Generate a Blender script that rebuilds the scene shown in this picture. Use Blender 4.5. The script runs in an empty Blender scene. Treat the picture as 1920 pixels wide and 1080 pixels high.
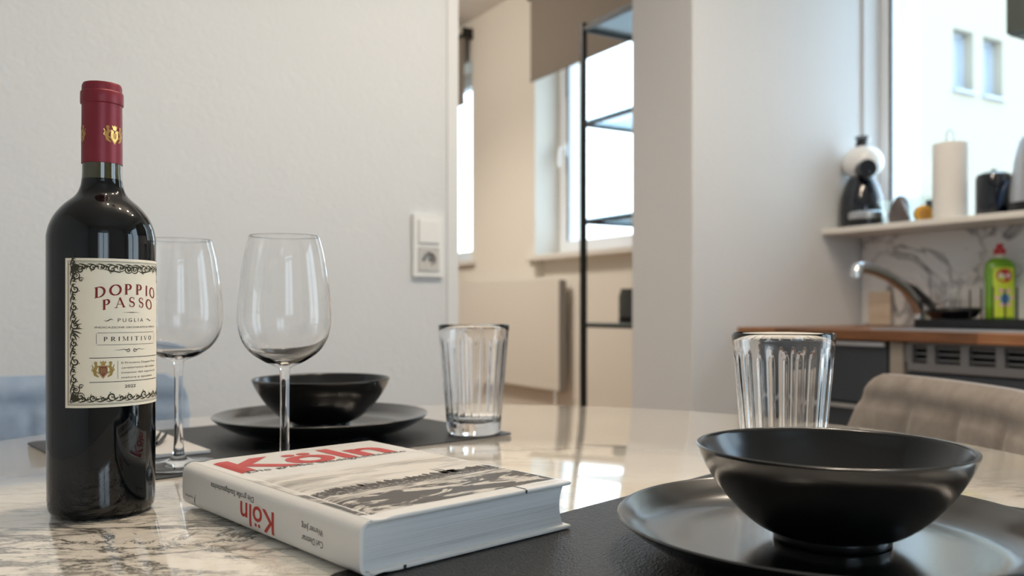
import bpy, math, random
from mathutils import Matrix, Vector

# ------------------------------------------------------------------ camera, world, exposure
SC = bpy.context.scene
COL = SC.collection
CAMZ = 0.9017
cam_d = bpy.data.cameras.new('camera')
cam = bpy.data.objects.new('camera', cam_d)
COL.objects.link(cam)
cam.location = (0, 0, CAMZ)
cam.rotation_euler = (math.pi / 2, 0, 0)
cam_d.sensor_width = 36
cam_d.lens = 1630 / 1920 * 36
cam_d.shift_y = 38 / 1920
cam_d.clip_start = 0.02
cam_d.dof.use_dof = True
cam_d.dof.focus_distance = 0.62
cam_d.dof.aperture_fstop = 7.0
SC.camera = cam
SC.view_settings.view_transform = 'Standard'
SC.view_settings.look = 'None'
SC.view_settings.gamma = 1
SC.view_settings.use_curve_mapping = False
SC.view_settings.exposure = 0.16

P0 = Vector((1.2617, 3.14, 0))
TH = math.radians(31)
KM = Matrix.Translation(P0) @ Matrix.Rotation(TH, 4, 'Z')      # building frame: x = out through the facade, y = into the back room


def lin(c):
    c = c / 255
    return c / 12.92 if c <= 0.04045 else ((c + 0.055) / 1.055) ** 2.4


def rgb(r, g, b):
    return (lin(r), lin(g), lin(b), 1)


w = bpy.data.worlds.new('world')
SC.world = w
w.use_nodes = True
nt = w.node_tree
bg = nt.nodes['Background']
tc = nt.nodes.new('ShaderNodeTexCoord')
sx = nt.nodes.new('ShaderNodeSeparateXYZ')
cr = nt.nodes.new('ShaderNodeValToRGB')
nt.links.new(tc.outputs['Generated'], sx.inputs[0])
nt.links.new(sx.outputs['Z'], cr.inputs[0])
nt.links.new(cr.outputs[0], bg.inputs[0])
cr.color_ramp.elements[0].position = 0.0
cr.color_ramp.elements[0].color = (0.76, 0.88, 1.0, 1)
cr.color_ramp.elements[1].position = 0.7
cr.color_ramp.elements[1].color = (0.52, 0.74, 1.0, 1)
bg.inputs[1].default_value = 5.2


def lamp(name, kind, loc, power, color, size=0.05, m=None, spot=None, target=None, size_y=None):
    d = bpy.data.lights.new(name, kind)
    d.energy = power
    d.color = color
    if kind == 'AREA':
        d.size = size
        if size_y:
            d.shape = 'RECTANGLE'
            d.size_y = size_y
    else:
        d.shadow_soft_size = size
    if spot:
        d.spot_size = math.radians(spot)
        d.spot_blend = 0.6
    o = bpy.data.objects.new(name, d)
    COL.objects.link(o)
    o.location = (m or Matrix.Identity(4)) @ Vector(loc)
    if target is not None:
        o.rotation_euler = (Vector(target) - o.location).to_track_quat('-Z', 'Y').to_euler()
    return o


def portal(x, y, z, wy, wz, direction):
    d = bpy.data.lights.new('window_portal', 'AREA')
    d.shape = 'RECTANGLE'
    d.size = wy
    d.size_y = wz
    d.cycles.is_portal = True
    o = bpy.data.objects.new('window_portal', d)
    COL.objects.link(o)
    q = Vector(direction).to_track_quat('-Z', 'Z').to_matrix().to_4x4()
    o.matrix_world = KM @ Matrix.Translation((x, y, z)) @ q


# window openings in the building frame: (y0, y1, z0, z1)
WK = (-0.58, -0.012, 1.165, 2.45)     # kitchen window
WD = (-3.75, -1.95, 0.0, 2.35)        # balcony door further along the same facade
WA = (0.75, 2.192, 1.19, 2.52)        # back room window
WB = (2.957, 4.2, 1.2, 2.52)          # back room second window
for (a, b, c, d) in (WK, WD, WA, WB):
    portal(0.36, (a + b) / 2, (c + d) / 2, b - a, d - c, (-1, 0, 0))
WR = (-3.4, -2.2, 0.9, 2.35)          # window in the wall behind the table's diners (x range)
portal((WR[0] + WR[1]) / 2, -4.36, (WR[2] + WR[3]) / 2, WR[1] - WR[0], WR[3] - WR[2], (0, 1, 0))

WARM = (1.0, 0.85, 0.68)

# ------------------------------------------------------------------ helpers


class MB:
    def __init__(s):
        s.v = []
        s.f = []

    def add(s, vs, fs):
        o = len(s.v)
        s.v += [tuple(p) for p in vs]
        s.f += [tuple(i + o for i in f) for f in fs]
        return s

    def box(s, x0, x1, y0, y1, z0, z1):
        return s.add([(x, y, z) for z in (z0, z1) for y in (y0, y1) for x in (x0, x1)],
                     [(0, 2, 3, 1), (4, 5, 7, 6), (0, 1, 5, 4), (2, 6, 7, 3), (0, 4, 6, 2), (1, 3, 7, 5)])

    def grid(s, fn, nu, nv, cu=False, cv=False, flip=False):
        mu, mv = (nu if cu else nu + 1), (nv if cv else nv + 1)
        vs = [fn(i / nu, j / nv) for i in range(mu) for j in range(mv)]
        fs = []
        for i in range(nu):
            for j in range(nv):
                a, b = i, (i + 1) % mu
                c, d = j, (j + 1) % mv
                q = (a * mv + c, b * mv + c, b * mv + d, a * mv + d)
                fs.append(q[::-1] if flip else q)
        return s.add(vs, fs)

    def lathe(s, prof, seg=64, c=(0, 0, 0), rf=None):
        vs, fs, rings = [], [], []
        for (r, z) in prof:
            if r < 1e-6:
                rings.append([len(vs)])
                vs.append((c[0], c[1], c[2] + z))
            else:
                ring = []
                for k in range(seg):
                    t = 2 * math.pi * k / seg
                    rr = rf(r, z, t) if rf else r
                    ring.append(len(vs))
                    vs.append((c[0] + rr * math.cos(t), c[1] + rr * math.sin(t), c[2] + z))
                rings.append(ring)
        for A, B in zip(rings, rings[1:]):
            if len(A) == 1 and len(B) == 1:
                continue
            for k in range(seg):
                k2 = (k + 1) % seg
                if len(A) == 1:
                    fs.append((A[0], B[k2], B[k]))
                elif len(B) == 1:
                    fs.append((A[k], A[k2], B[0]))
                else:
                    fs.append((A[k], A[k2], B[k2], B[k]))
        return s.add(vs, fs)

    def tube(s, pts, r, seg=12, caps=True):
        pts = [Vector(p) for p in pts]
        n = len(pts)
        rs = r if isinstance(r, (list, tuple)) else [r] * n
        prev = None
        vs = []
        for i, p in enumerate(pts):
            t = (pts[min(i + 1, n - 1)] - pts[max(i - 1, 0)]).normalized()
            if prev is None:
                prev = t.orthogonal().normalized()
            u = (prev - t * prev.dot(t)).normalized()
            prev = u
            v = t.cross(u)
            for k in range(seg):
                a = 2 * math.pi * k / seg
                vs.append(p + (u * math.cos(a) + v * math.sin(a)) * rs[i])
        fs = []
        for i in range(n - 1):
            for k in range(seg):
                k2 = (k + 1) % seg
                fs.append((i * seg + k, i * seg + k2, (i + 1) * seg + k2, (i + 1) * seg + k))
        if caps:
            fs.append(tuple(range(seg))[::-1])
            fs.append(tuple((n - 1) * seg + k for k in range(seg)))
        return s.add(vs, fs)

    def ell(s, c, r, nu=24, nv=14):
        prof = [(math.sin(math.pi * j / nv), -math.cos(math.pi * j / nv)) for j in range(nv + 1)]
        prof[0] = (0, -1)
        prof[-1] = (0, 1)
        m = MB().lathe(prof, nu)
        return s.add([(c[0] + x * r[0], c[1] + y * r[1], c[2] + z * r[2]) for x, y, z in m.v], m.f)

    def xf(s, M):
        s.v = [tuple(M @ Vector(p)) for p in s.v]
        return s

    def build(s, name, mat, parent=None, smooth=False, bevel=0, seg=2, auto=35):
        me = bpy.data.meshes.new(name)
        me.from_pydata(s.v, [], s.f)
        me.update()
        o = bpy.data.objects.new(name, me)
        COL.objects.link(o)
        me.materials.append(mat)
        if parent:
            o.parent = parent
        if bevel:
            b = o.modifiers.new('bevel', 'BEVEL')
            b.width = bevel
            b.segments = seg
            b.limit_method = 'ANGLE'
            b.angle_limit = math.radians(40)
        if smooth:
            me.polygons.foreach_set('use_smooth', [True] * len(me.polygons))
            if auto:
                try:
                    me.set_sharp_from_angle(angle=math.radians(auto))
                except Exception:
                    pass
        return o


def tag(o, label=None, cat=None, group=None, kind=None):
    if label:
        o['label'] = label
    if cat:
        o['category'] = cat
    if group:
        o['group'] = group
    if kind:
        o['kind'] = kind
    return o


def empty(name, loc, rz=0, label=None, cat=None, group=None, m=None):
    o = bpy.data.objects.new(name, None)
    COL.objects.link(o)
    M = Matrix.Translation(loc) @ Matrix.Rotation(rz, 4, 'Z')
    o.matrix_world = (m @ M) if m else M
    o.empty_display_size = 0.05
    return tag(o, label, cat, group)


def copy_tree(o, parent=None):
    c = o.copy()
    COL.objects.link(c)
    c.parent = parent
    for ch in list(o.children):
        copy_tree(ch, c)
    return c


def struct(name, mb, mat, m=KM, parent=None, **k):
    o = mb.build(name, mat, parent, **k)
    if parent is None:
        o.matrix_world = m
        o['kind'] = 'structure'
    return o


# ------------------------------------------------------------------ materials
def pm(name, col, rough=0.5, metal=0, coat=0, spec=0.5, trans=0, ior=1.5, sheen=0, emis=None, estr=0, coat_rough=0.03):
    m = bpy.data.materials.new(name)
    m.use_nodes = True
    b = m.node_tree.nodes['Principled BSDF']
    b.inputs['Base Color'].default_value = col
    b.inputs['Roughness'].default_value = rough
    b.inputs['Metallic'].default_value = metal
    b.inputs['Coat Weight'].default_value = coat
    b.inputs['Coat Roughness'].default_value = coat_rough
    b.inputs['Specular IOR Level'].default_value = spec
    b.inputs['Transmission Weight'].default_value = trans
    b.inputs['IOR'].default_value = ior
    b.inputs['Sheen Weight'].default_value = sheen
    if emis:
        b.inputs['Emission Color'].default_value = emis
        b.inputs['Emission Strength'].default_value = estr
    return m


class NT:
    """small node helper for one material"""
    def __init__(s, m):
        s.n = m.node_tree.nodes
        s.l = m.node_tree.links
        s.b = s.n.get('Principled BSDF')

    def node(s, t, **k):
        n = s.n.new(t)
        for a, v in k.items():
            setattr(n, a, v)
        return n

    def coord(s, scale=(1, 1, 1), rot=(0, 0, 0), loc=(0, 0, 0)):
        t = s.node('ShaderNodeTexCoord')
        mp = s.node('ShaderNodeMapping')
        mp.inputs['Scale'].default_value = scale
        mp.inputs['Rotation'].default_value = rot
        mp.inputs['Location'].default_value = loc
        s.l.new(t.outputs['Object'], mp.inputs[0])
        return mp.outputs[0]

    def noise(s, vec, scale, detail=4, rough=0.5, dist=0):
        n = s.node('ShaderNodeTexNoise')
        n.inputs['Scale'].default_value = scale
        n.inputs['Detail'].default_value = detail
        n.inputs['Roughness'].default_value = rough
        n.inputs['Distortion'].default_value = dist
        s.l.new(vec, n.inputs['Vector'])
        return n.outputs['Fac']

    def math(s, op, a, b=None, c=None, clamp=False):
        n = s.node('ShaderNodeMath', operation=op, use_clamp=clamp)
        for i, v in enumerate((a, b, c)):
            if v is None:
                continue
            if isinstance(v, (int, float)):
                n.inputs[i].default_value = v
            else:
                s.l.new(v, n.inputs[i])
        return n.outputs[0]

    def ramp(s, fac, stops, interp='LINEAR'):
        n = s.node('ShaderNodeValToRGB')
        n.color_ramp.interpolation = interp
        els = n.color_ramp.elements
        while len(els) < len(stops):
            els.new(0.5)
        for e, (p, c) in zip(els, stops):
            e.position = p
            e.color = c if isinstance(c, tuple) else (c, c, c, 1)
        s.l.new(fac, n.inputs[0])
        return n.outputs[0]

    def mix(s, fac, a, b, mode='MIX'):
        n = s.node('ShaderNodeMix', data_type='RGBA', blend_type=mode)
        for i, v in ((0, fac), (6, a), (7, b)):
            if isinstance(v, (int, float)):
                n.inputs[i].default_value = v
            elif isinstance(v, tuple):
                n.inputs[i].default_value = v
            else:
                s.l.new(v, n.inputs[i])
        return n.outputs[2]

    def bump(s, h, strength=0.3, dist=0.001):
        n = s.node('ShaderNodeBump')
        n.inputs['Strength'].default_value = strength
        n.inputs['Distance'].default_value = dist
        s.l.new(h, n.inputs['Height'])
        s.l.new(n.outputs[0], s.b.inputs['Normal'])

    def color(s, o):
        s.l.new(o, s.b.inputs['Base Color'])

    def rough(s, o):
        s.l.new(o, s.b.inputs['Roughness'])


def mat_plaster(name, col, strength=0.35):
    m = pm(name, col, 0.9, spec=0.2)
    t = NT(m)
    v = t.coord()
    h = t.math('ADD', t.noise(v, 45, 5, 0.6, 0.8), t.math('MULTIPLY', t.noise(v, 9, 3, 0.5), 0.8))
    t.bump(h, strength, 0.004)
    return m


M_WALL = mat_plaster('wall_plaster', rgb(217, 219, 220), 0.4)
M_WALL2 = mat_plaster('back_room_plaster', rgb(232, 226, 215), 0.15)
M_CEIL = mat_plaster('ceiling_paint', rgb(235, 232, 228), 0.15)
M_WHITE = pm('white_lacquer', rgb(238, 238, 236), 0.35)
M_PLASTIC = pm('white_plastic', rgb(232, 231, 228), 0.4)
M_DARKHOLE = pm('dark_contact', rgb(70, 68, 66), 0.6)
M_PVC = pm('window_plastic', rgb(236, 238, 240), 0.35)
M_GASKET = pm('black_gasket', rgb(18, 20, 24), 0.6)
M_STEEL = pm('brushed_steel', rgb(205, 207, 210), 0.34, metal=1)
M_CHROME = pm('chrome', rgb(225, 228, 230), 0.2, metal=1)
M_BLACKMETAL = pm('black_metal', rgb(26, 24, 24), 0.45, metal=0.3)
M_BLACKPLASTIC = pm('black_plastic', rgb(16, 18, 22), 0.3)
M_GLOSSBLACK = pm('gloss_black_plastic', rgb(10, 16, 26), 0.12, coat=0.5)


def mat_pane():
    m = bpy.data.materials.new('window_glass')
    m.use_nodes = True
    n, l = m.node_tree.nodes, m.node_tree.links
    n.clear()
    o = n.new('ShaderNodeOutputMaterial')
    mx = n.new('ShaderNodeMixShader')
    tr = n.new('ShaderNodeBsdfTransparent')
    tr.inputs[0].default_value = (0.96, 0.98, 0.97, 1)
    gl = n.new('ShaderNodeBsdfGlossy')
    gl.inputs['Roughness'].default_value = 0.01
    lw = n.new('ShaderNodeLayerWeight')
    lw.inputs[0].default_value = 0.5
    pw = n.new('ShaderNodeMath')
    pw.operation = 'POWER'
    pw.inputs[1].default_value = 4.5
    ma = n.new('ShaderNodeMath')
    ma.operation = 'MULTIPLY_ADD'
    ma.name = 'schlick'
    ma.inputs[1].default_value = 0.9
    ma.inputs[2].default_value = 0.04
    l.new(lw.outputs['Facing'], pw.inputs[0])
    l.new(pw.outputs[0], ma.inputs[0])
    l.new(ma.outputs[0], mx.inputs[0])
    l.new(tr.outputs[0], mx.inputs[1])
    l.new(gl.outputs[0], mx.inputs[2])
    l.new(mx.outputs[0], o.inputs[0])
    return m


M_PANE = mat_pane()


def mat_tinted_glass():
    m = mat_pane()
    m.name = 'shelf_glass'
    for n in m.node_tree.nodes:
        if n.type == 'BSDF_TRANSPARENT':
            n.inputs[0].default_value = (0.62, 0.70, 0.74, 1)
        if n.name == 'schlick':
            n.inputs[2].default_value = 0.10
    return m


M_SHELFGLASS = mat_tinted_glass()
M_GLASS = pm('clear_glass', (1, 1, 1, 1), 0.0, trans=1, ior=1.48)
M_CERAMIC = pm('black_ceramic', rgb(14, 14, 14), 0.21, coat=0.0, spec=0.6)


M_WINEGLASS = pm('thin_crystal_glass', (1, 1, 1, 1), 0.0, trans=1, ior=1.33)
M_PLATE = pm('black_plate_glaze', rgb(16, 16, 16), 0.2, coat=0.7, spec=0.7, ior=1.6, coat_rough=0.14)


def mat_leather():
    m = pm('black_leather', rgb(24, 24, 24), 0.4, spec=0.45)
    t = NT(m)
    v = t.coord()
    vo = t.node('ShaderNodeTexVoronoi')
    vo.inputs['Scale'].default_value = 620
    t.l.new(v, vo.inputs['Vector'])
    h = t.math('ADD', t.math('MULTIPLY', vo.outputs['Distance'], 1.0), t.noise(v, 350, 3))
    t.bump(h, 0.8, 0.0007)
    return m


M_LEATHER = mat_leather()


def mat_table_marble():
    m = pm('polished_marble', (0.8, 0.8, 0.8, 1), 0.07, coat=0.6, spec=0.6)
    t = NT(m)
    v = t.coord(rot=(0, 0, math.radians(-20)), scale=(0.8, 1.9, 1))
    base = t.ramp(t.noise(v, 3.2, 5, 0.55, 0.5), [(0.3, rgb(240, 229, 212)), (0.55, rgb(250, 241, 226)), (0.75, rgb(247, 231, 206))])

    def vein(scale, width, dist, det=9, rough=0.62, off=(0, 0, 0), rot=0.0):
        vv = t.coord(rot=(0, 0, math.radians(-20) + rot), scale=(0.75, 2.0, 1), loc=off)
        n = t.noise(vv, scale, det, rough, dist)
        a = t.math('ABSOLUTE', t.math('SUBTRACT', n, 0.5))
        return t.math('SUBTRACT', 1.0, t.math('DIVIDE', a, width), clamp=True)
    v1 = vein(2.4, 0.02, 0.9)
    v4 = vein(3.6, 0.022, 1.8, rough=0.68, off=(11, 2, 0), rot=-0.1)
    v2 = vein(5.2, 0.02, 1.4, rough=0.72, off=(3, 1, 0))
    v3 = vein(9.5, 0.03, 1.2, rough=0.75, off=(7, 5, 0), rot=0.25)
    mk = t.ramp(t.noise(t.coord(loc=(1.3, 0.4, 0)), 3.1, 3, 0.5), [(0.42, 0.12), (0.62, 1.0)])
    # one densely veined patch of the stone
    tcn = t.node('ShaderNodeTexCoord')
    ds = t.node('ShaderNodeVectorMath', operation='DISTANCE')
    mp = t.node('ShaderNodeMapping')
    mp.inputs['Scale'].default_value = (0.55, 1.0, 1)
    t.l.new(tcn.outputs['Object'], mp.inputs[0])
    t.l.new(mp.outputs[0], ds.inputs[0])
    ds.inputs[1].default_value = (-0.20 * 0.55, -0.215, 0)
    patch = t.ramp(ds.outputs['Value'], [(0.03, 1.0), (0.15, 0.0)])
    patch_n = t.math('MULTIPLY', patch, t.ramp(t.noise(t.coord(scale=(1, 2.2, 1)), 14, 4, 0.6), [(0.42, 0.05), (0.6, 1.0)]))
    w1 = t.math('MULTIPLY', v1, t.math('ADD', t.math('MULTIPLY', mk, 0.5), t.math('MULTIPLY', patch, 0.5), clamp=True))
    w2 = t.math('MULTIPLY', v2, t.math('ADD', t.math('MULTIPLY', mk, 0.22), t.math('MULTIPLY', patch_n, 0.9), clamp=True))
    w3 = t.math('MULTIPLY', v3, t.math('MULTIPLY', patch_n, 0.55))
    w4 = t.math('MULTIPLY', v4, t.math('ADD', t.math('MULTIPLY', mk, 0.25), t.math('MULTIPLY', patch, 1.0), clamp=True))
    tot = t.math('MAXIMUM', t.math('MAXIMUM', w1, w2), t.math('MAXIMUM', w3, w4), clamp=True)
    soft = t.math('MULTIPLY', patch, t.ramp(t.noise(v, 9, 5, 0.6), [(0.5, 0.0), (0.8, 0.3)]))
    col = t.mix(soft, base, rgb(176, 160, 142))
    col = t.mix(tot, col, rgb(34, 30, 29))
    t.color(col)
    return m


def mat_splash():
    m = pm('backsplash_marble', (0.8, 0.8, 0.8, 1), 0.3, spec=0.5)
    t = NT(m)
    n = t.noise(t.coord(loc=(0, 2.2, 1.1)), 3.1, 4, 0.55, 1.6)
    a = t.math('ABSOLUTE', t.math('SUBTRACT', n, 0.5))
    vn = t.math('SUBTRACT', 1.0, t.math('DIVIDE', a, 0.045), clamp=True)
    mk = t.ramp(t.noise(t.coord(), 7, 2), [(0.35, 0.15), (0.6, 0.9)])
    t.color(t.mix(t.math('MULTIPLY', vn, mk), rgb(232, 231, 229), rgb(84, 84, 88)))
    return m


M_MARBLE = mat_table_marble()
M_SPLASH = mat_splash()


def mat_wood(name, c1, c2, c3, blocks=True):
    m = pm(name, c1, 0.4, spec=0.4)
    t = NT(m)
    v = t.coord(scale=(14, 1.5, 14))
    n = t.noise(v, 4, 6, 0.6, 0.6)
    col = t.ramp(n, [(0.3, c1), (0.55, c2), (0.75, c3)])
    if blocks:
        br = t.node('ShaderNodeTexBrick')
        br.inputs['Scale'].default_value = 1
        br.inputs['Brick Width'].default_value = 0.32
        br.inputs['Row Height'].default_value = 0.045
        br.inputs['Mortar Size'].default_value = 0.0006
        br.inputs['Color1'].default_value = (0.55, 0.5, 0.45, 1)
        br.inputs['Color2'].default_value = (1.25, 1.2, 1.1, 1)
        br.inputs['Mortar'].default_value = (0.3, 0.25, 0.2, 1)
        t.l.new(t.coord(rot=(0, 0, math.radians(90))), br.inputs['Vector'])
        col = t.mix(1.0, col, br.outputs['Color'], 'MULTIPLY')
    t.color(col)
    return m


M_WORKTOP = mat_wood('butcher_block', rgb(122, 84, 58), rgb(154, 109, 76), rgb(176, 132, 96))
M_FLOOR = mat_wood('oak_floor', rgb(150, 118, 84), rgb(176, 142, 104), rgb(190, 158, 120))
M_CAB = pm('anthracite_front', rgb(52, 58, 66), 0.45)
M_CABIN = pm('cabinet_carcass', rgb(30, 32, 36), 0.6)
M_GREYMETAL = pm('grey_frame_metal', rgb(120, 120, 122), 0.4, metal=0.4)


def mat_fabric(name, c1, c2):
    m = pm(name, c1, 0.95, spec=0.15, sheen=0.25)
    t = NT(m)
    v = t.coord()
    n = t.noise(v, 28, 5, 0.65)
    w1 = t.node('ShaderNodeTexWave', bands_direction='X')
    w1.inputs['Scale'].default_value = 190
    w2 = t.node('ShaderNodeTexWave', bands_direction='Z')
    w2.inputs['Scale'].default_value = 190
    for q in (w1, w2):
        t.l.new(v, q.inputs['Vector'])
        q.inputs['Distortion'].default_value = 1.5
    wv = t.math('MULTIPLY', w1.outputs['Fac'], w2.outputs['Fac'])
    f = t.math('ADD', t.math('MULTIPLY', n, 0.75), t.math('MULTIPLY', wv, 0.3))
    t.color(t.ramp(f, [(0.3, c1), (0.7, c2)]))
    t.bump(wv, 0.4, 0.0008)
    return m


M_FABRIC = mat_fabric('grey_chair_fabric', rgb(132, 122, 114), rgb(168, 158, 148))
M_FABRIC_L = mat_fabric('daylight_tinted_fabric', rgb(138, 156, 178), rgb(170, 186, 204))  # bluer copy of the chair fabric, cool daylight put into its colour

M_CAPSULE = pm('red_foil', rgb(132, 34, 46), 0.42, metal=0.25, spec=0.5)
M_GOLD = pm('gold_print', rgb(205, 160, 92), 0.3, metal=0.85)
M_BOTTLE = pm('dark_wine_glass', rgb(5, 7, 9), 0.03, spec=0.5, coat=0.0)
M_NECK = pm('olive_neck_glass', rgb(62, 56, 22), 0.05, spec=0.7, coat=0.5)
M_LABEL = pm('label_paper', rgb(240, 227, 204), 0.7, spec=0.25)
M_INK = pm('label_ink', rgb(70, 66, 52), 0.7, spec=0.2)
M_INK2 = pm('label_black_ink', rgb(44, 40, 40), 0.7, spec=0.2)
M_INKRED = pm('label_red_ink', rgb(128, 42, 40), 0.6, spec=0.2)
M_INKGOLD = pm('label_gold_ink', rgb(160, 132, 66), 0.45, metal=0.4)
M_INKBROWN = pm('label_brown_ink', rgb(128, 66, 40), 0.6)
M_COVER = pm('white_book_cover', rgb(232, 228, 222), 0.35, spec=0.4)
M_RED = pm('red_print', rgb(190, 50, 42), 0.4, spec=0.4)
M_BLACKINK = pm('black_print', rgb(52, 48, 46), 0.45)
M_GREYINK = pm('grey_print', rgb(170, 165, 158), 0.45)
M_PHOTODARK = pm('sepia_print', rgb(74, 67, 60), 0.45)


def mat_pages():
    m = pm('page_edges', rgb(214, 214, 214), 0.8, spec=0.2)
    t = NT(m)
    v = t.coord(scale=(4, 4, 900))
    n = t.noise(v, 1.0, 5, 0.7)
    t.color(t.ramp(n, [(0.25, rgb(160, 160, 160)), (0.45, rgb(216, 216, 215)), (0.8, rgb(228, 228, 227))]))
    t.bump(n, 0.5, 0.0006)
    return m


M_PAGES = mat_pages()


def mat_photo():
    m = pm('printed_photograph', (0.6, 0.6, 0.6, 1), 0.38, spec=0.4)
    t = NT(m)
    tcn = t.node('ShaderNodeTexCoord')
    sp = t.node('ShaderNodeSeparateXYZ')
    t.l.new(tcn.outputs['Object'], sp.inputs[0])
    y = sp.outputs['Y']
    paper = rgb(226, 219, 208)
    dark = rgb(70, 63, 57)
    # clouds
    c = t.noise(t.coord(scale=(9, 42, 1)), 1.6, 5, 0.6, 0.4)
    sky = t.mix(t.ramp(c, [(0.46, 0.0), (0.66, 0.85)]), paper, rgb(140, 132, 122))
    # town band
    tw = t.noise(t.coord(scale=(260, 230, 1)), 1.3, 5, 0.75)
    town = t.mix(t.ramp(tw, [(0.40, 0.0), (0.47, 1.0)]), rgb(190, 182, 170), dark)
    # river with streaks, then dark near banks
    st = t.noise(t.coord(scale=(26, 240, 1)), 1.2, 4, 0.6)
    river = t.mix(t.ramp(st, [(0.48, 0.0), (0.56, 1.0)]), rgb(212, 204, 192), rgb(120, 112, 104))
    rv = t.noise(t.coord(scale=(16, 40, 1), rot=(0, 0, 0.15), loc=(0.31, 0.1, 0)), 1.7, 7, 0.66, 0.8)
    near = t.mix(t.ramp(rv, [(0.43, 0.0), (0.47, 1.0)]), rgb(208, 200, 188), rgb(76, 69, 63))
    wob = t.math('MULTIPLY', t.math('SUBTRACT', t.noise(t.coord(scale=(55, 0, 0)), 1, 4, 0.7), 0.5), 0.018)
    yy = t.math('ADD', y, wob)
    m1 = t.ramp(t.math('DIVIDE', yy, 0.2), [(0.41, 0.0), (0.42, 1.0)])     # sky
    m2 = t.ramp(t.math('DIVIDE', yy, 0.2), [(0.335, 0.0), (0.345, 1.0)])    # town
    m3 = t.ramp(t.math('DIVIDE', yy, 0.2), [(0.27, 0.0), (0.28, 1.0)])      # river
    col = t.mix(m3, near, river)
    col = t.mix(m2, col, town)
    col = t.mix(m1, col, sky)
    # fades to paper at the top edge
    top = t.ramp(t.math('DIVIDE', yy, 0.2), [(0.70, 0.0), (0.76, 1.0)])
    col = t.mix(top, col, rgb(232, 228, 222))
    t.color(col)
    return m


M_PHOTO = mat_photo()

# ------------------------------------------------------------------ flat print helpers


class Ink:
    """collects flat 2D artwork; build() maps it onto a surface"""
    def __init__(s):
        s.v = []
        s.f = []

    def poly(s, pts):
        o = len(s.v)
        s.v += [(p[0], p[1]) for p in pts]
        s.f.append(tuple(range(o, o + len(pts))))

    def ribbon(s, pts, ws):
        if not isinstance(ws, (list, tuple)):
            ws = [ws] * len(pts)
        L, R = [], []
        n = len(pts)
        for i, (x, y) in enumerate(pts):
            a, b = pts[max(i - 1, 0)], pts[min(i + 1, n - 1)]
            dx, dy = b[0] - a[0], b[1] - a[1]
            q = math.hypot(dx, dy) or 1
            nx, ny = -dy / q * ws[i] / 2, dx / q * ws[i] / 2
            L.append((x + nx, y + ny))
            R.append((x - nx, y - ny))
        for i in range(n - 1):
            s.poly([R[i], R[i + 1], L[i + 1], L[i]])

    def line(s, x0, y0, x1, y1, w, n=1):
        s.ribbon([(x0 + (x1 - x0) * i / n, y0 + (y1 - y0) * i / n) for i in range(n + 1)], w)

    def disc(s, x, y, rx, ry=None, n=18, rot=0):
        ry = ry or rx
        s.poly([(x + rx * math.cos(a) * math.cos(rot) - ry * math.sin(a) * math.sin(rot),
                 y + rx * math.cos(a) * math.sin(rot) + ry * math.sin(a) * math.cos(rot))
                for a in [2 * math.pi * k / n for k in range(n)]])

    def spiral(s, x, y, r, turns=1.4, a0=0.0, d=1, w=0.5, n=26):
        pts, ws = [], []
        for i in range(n + 1):
            t = i / n
            rr = r * (1 - t) ** 0.8 + r * 0.06
            a = a0 + d * 2 * math.pi * turns * t
            pts.append((x + rr * math.cos(a), y + rr * math.sin(a)))
            ws.append(w * (0.35 + 1.2 * math.sin(math.pi * min(1, t * 1.1 + 0.05))))
        s.ribbon(pts, ws)
        s.disc(x, y, r * 0.17, n=10)

    def leaf(s, x, y, a, l, w):
        c, q = math.cos(a), math.sin(a)
        pr = [(0, 0), (0.3, 0.5), (0.6, 0.42), (1, 0), (0.6, -0.25), (0.3, -0.3)]
        s.poly([(x + (px * l) * c - (py * w) * q, y + (px * l) * q + (py * w) * c) for px, py in pr][::-1])

    def text(s, body, cx, cy, width=None, height=None, bold=0.0, align='C', arch=0.0):
        cu = bpy.data.curves.new('t', 'FONT')
        cu.body = body
        cu.size = 1
        cu.offset = bold
        cu.resolution_u = 4
        ob = bpy.data.objects.new('t', cu)
        COL.objects.link(ob)
        bpy.context.view_layer.update()
        me = bpy.data.meshes.new_from_object(ob.evaluated_get(bpy.context.evaluated_depsgraph_get()))
        vs = [(q.co.x, q.co.y) for q in me.vertices]
        fs = [tuple(p.vertices) for p in me.polygons]
        bpy.data.objects.remove(ob)
        bpy.data.meshes.remove(me)
        bpy.data.curves.remove(cu)
        x0, x1 = min(q[0] for q in vs), max(q[0] for q in vs)
        y0, y1 = 0.0, 0.73                      # baseline to cap height
        sx_ = (width / (x1 - x0)) if width else height / y1
        sy_ = (height / y1) if height else sx_
        o = len(s.v)
        wdt = (x1 - x0) * sx_
        ox = {'C': cx - wdt / 2, 'L': cx, 'R': cx - wdt}[align]
        s.v += [(ox + (a - x0) * sx_, cy + b * sy_) for a, b in vs]
        s.f += [tuple(i + o for i in f) for f in fs]

    def build(s, name, mat, fn, parent, fine=0):
        if fine:        # cut long edges so that the print follows a curved surface
            import bmesh
            bm = bmesh.new()
            vv = [bm.verts.new((x, y, 0)) for x, y in s.v]
            for f in s.f:
                try:
                    bm.faces.new([vv[i] for i in f])
                except ValueError:
                    pass
            bmesh.ops.triangulate(bm, faces=bm.faces)
            for _ in range(6):
                es = [e for e in bm.edges if e.calc_length() > fine]
                if not es:
                    break
                bmesh.ops.subdivide_edges(bm, edges=es, cuts=1)
                bmesh.ops.triangulate(bm, faces=[f for f in bm.faces if len(f.verts) > 3])
            bm.verts.index_update()
            s.v = [(v.co.x, v.co.y) for v in bm.verts]
            s.f = [tuple(v.index for v in f.verts) for f in bm.faces]
            bm.free()
        mb = MB()
        mb.v = [tuple(fn(x, y)) for x, y in s.v]
        mb.f = s.f
        return mb.build(name, mat, parent)


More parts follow.
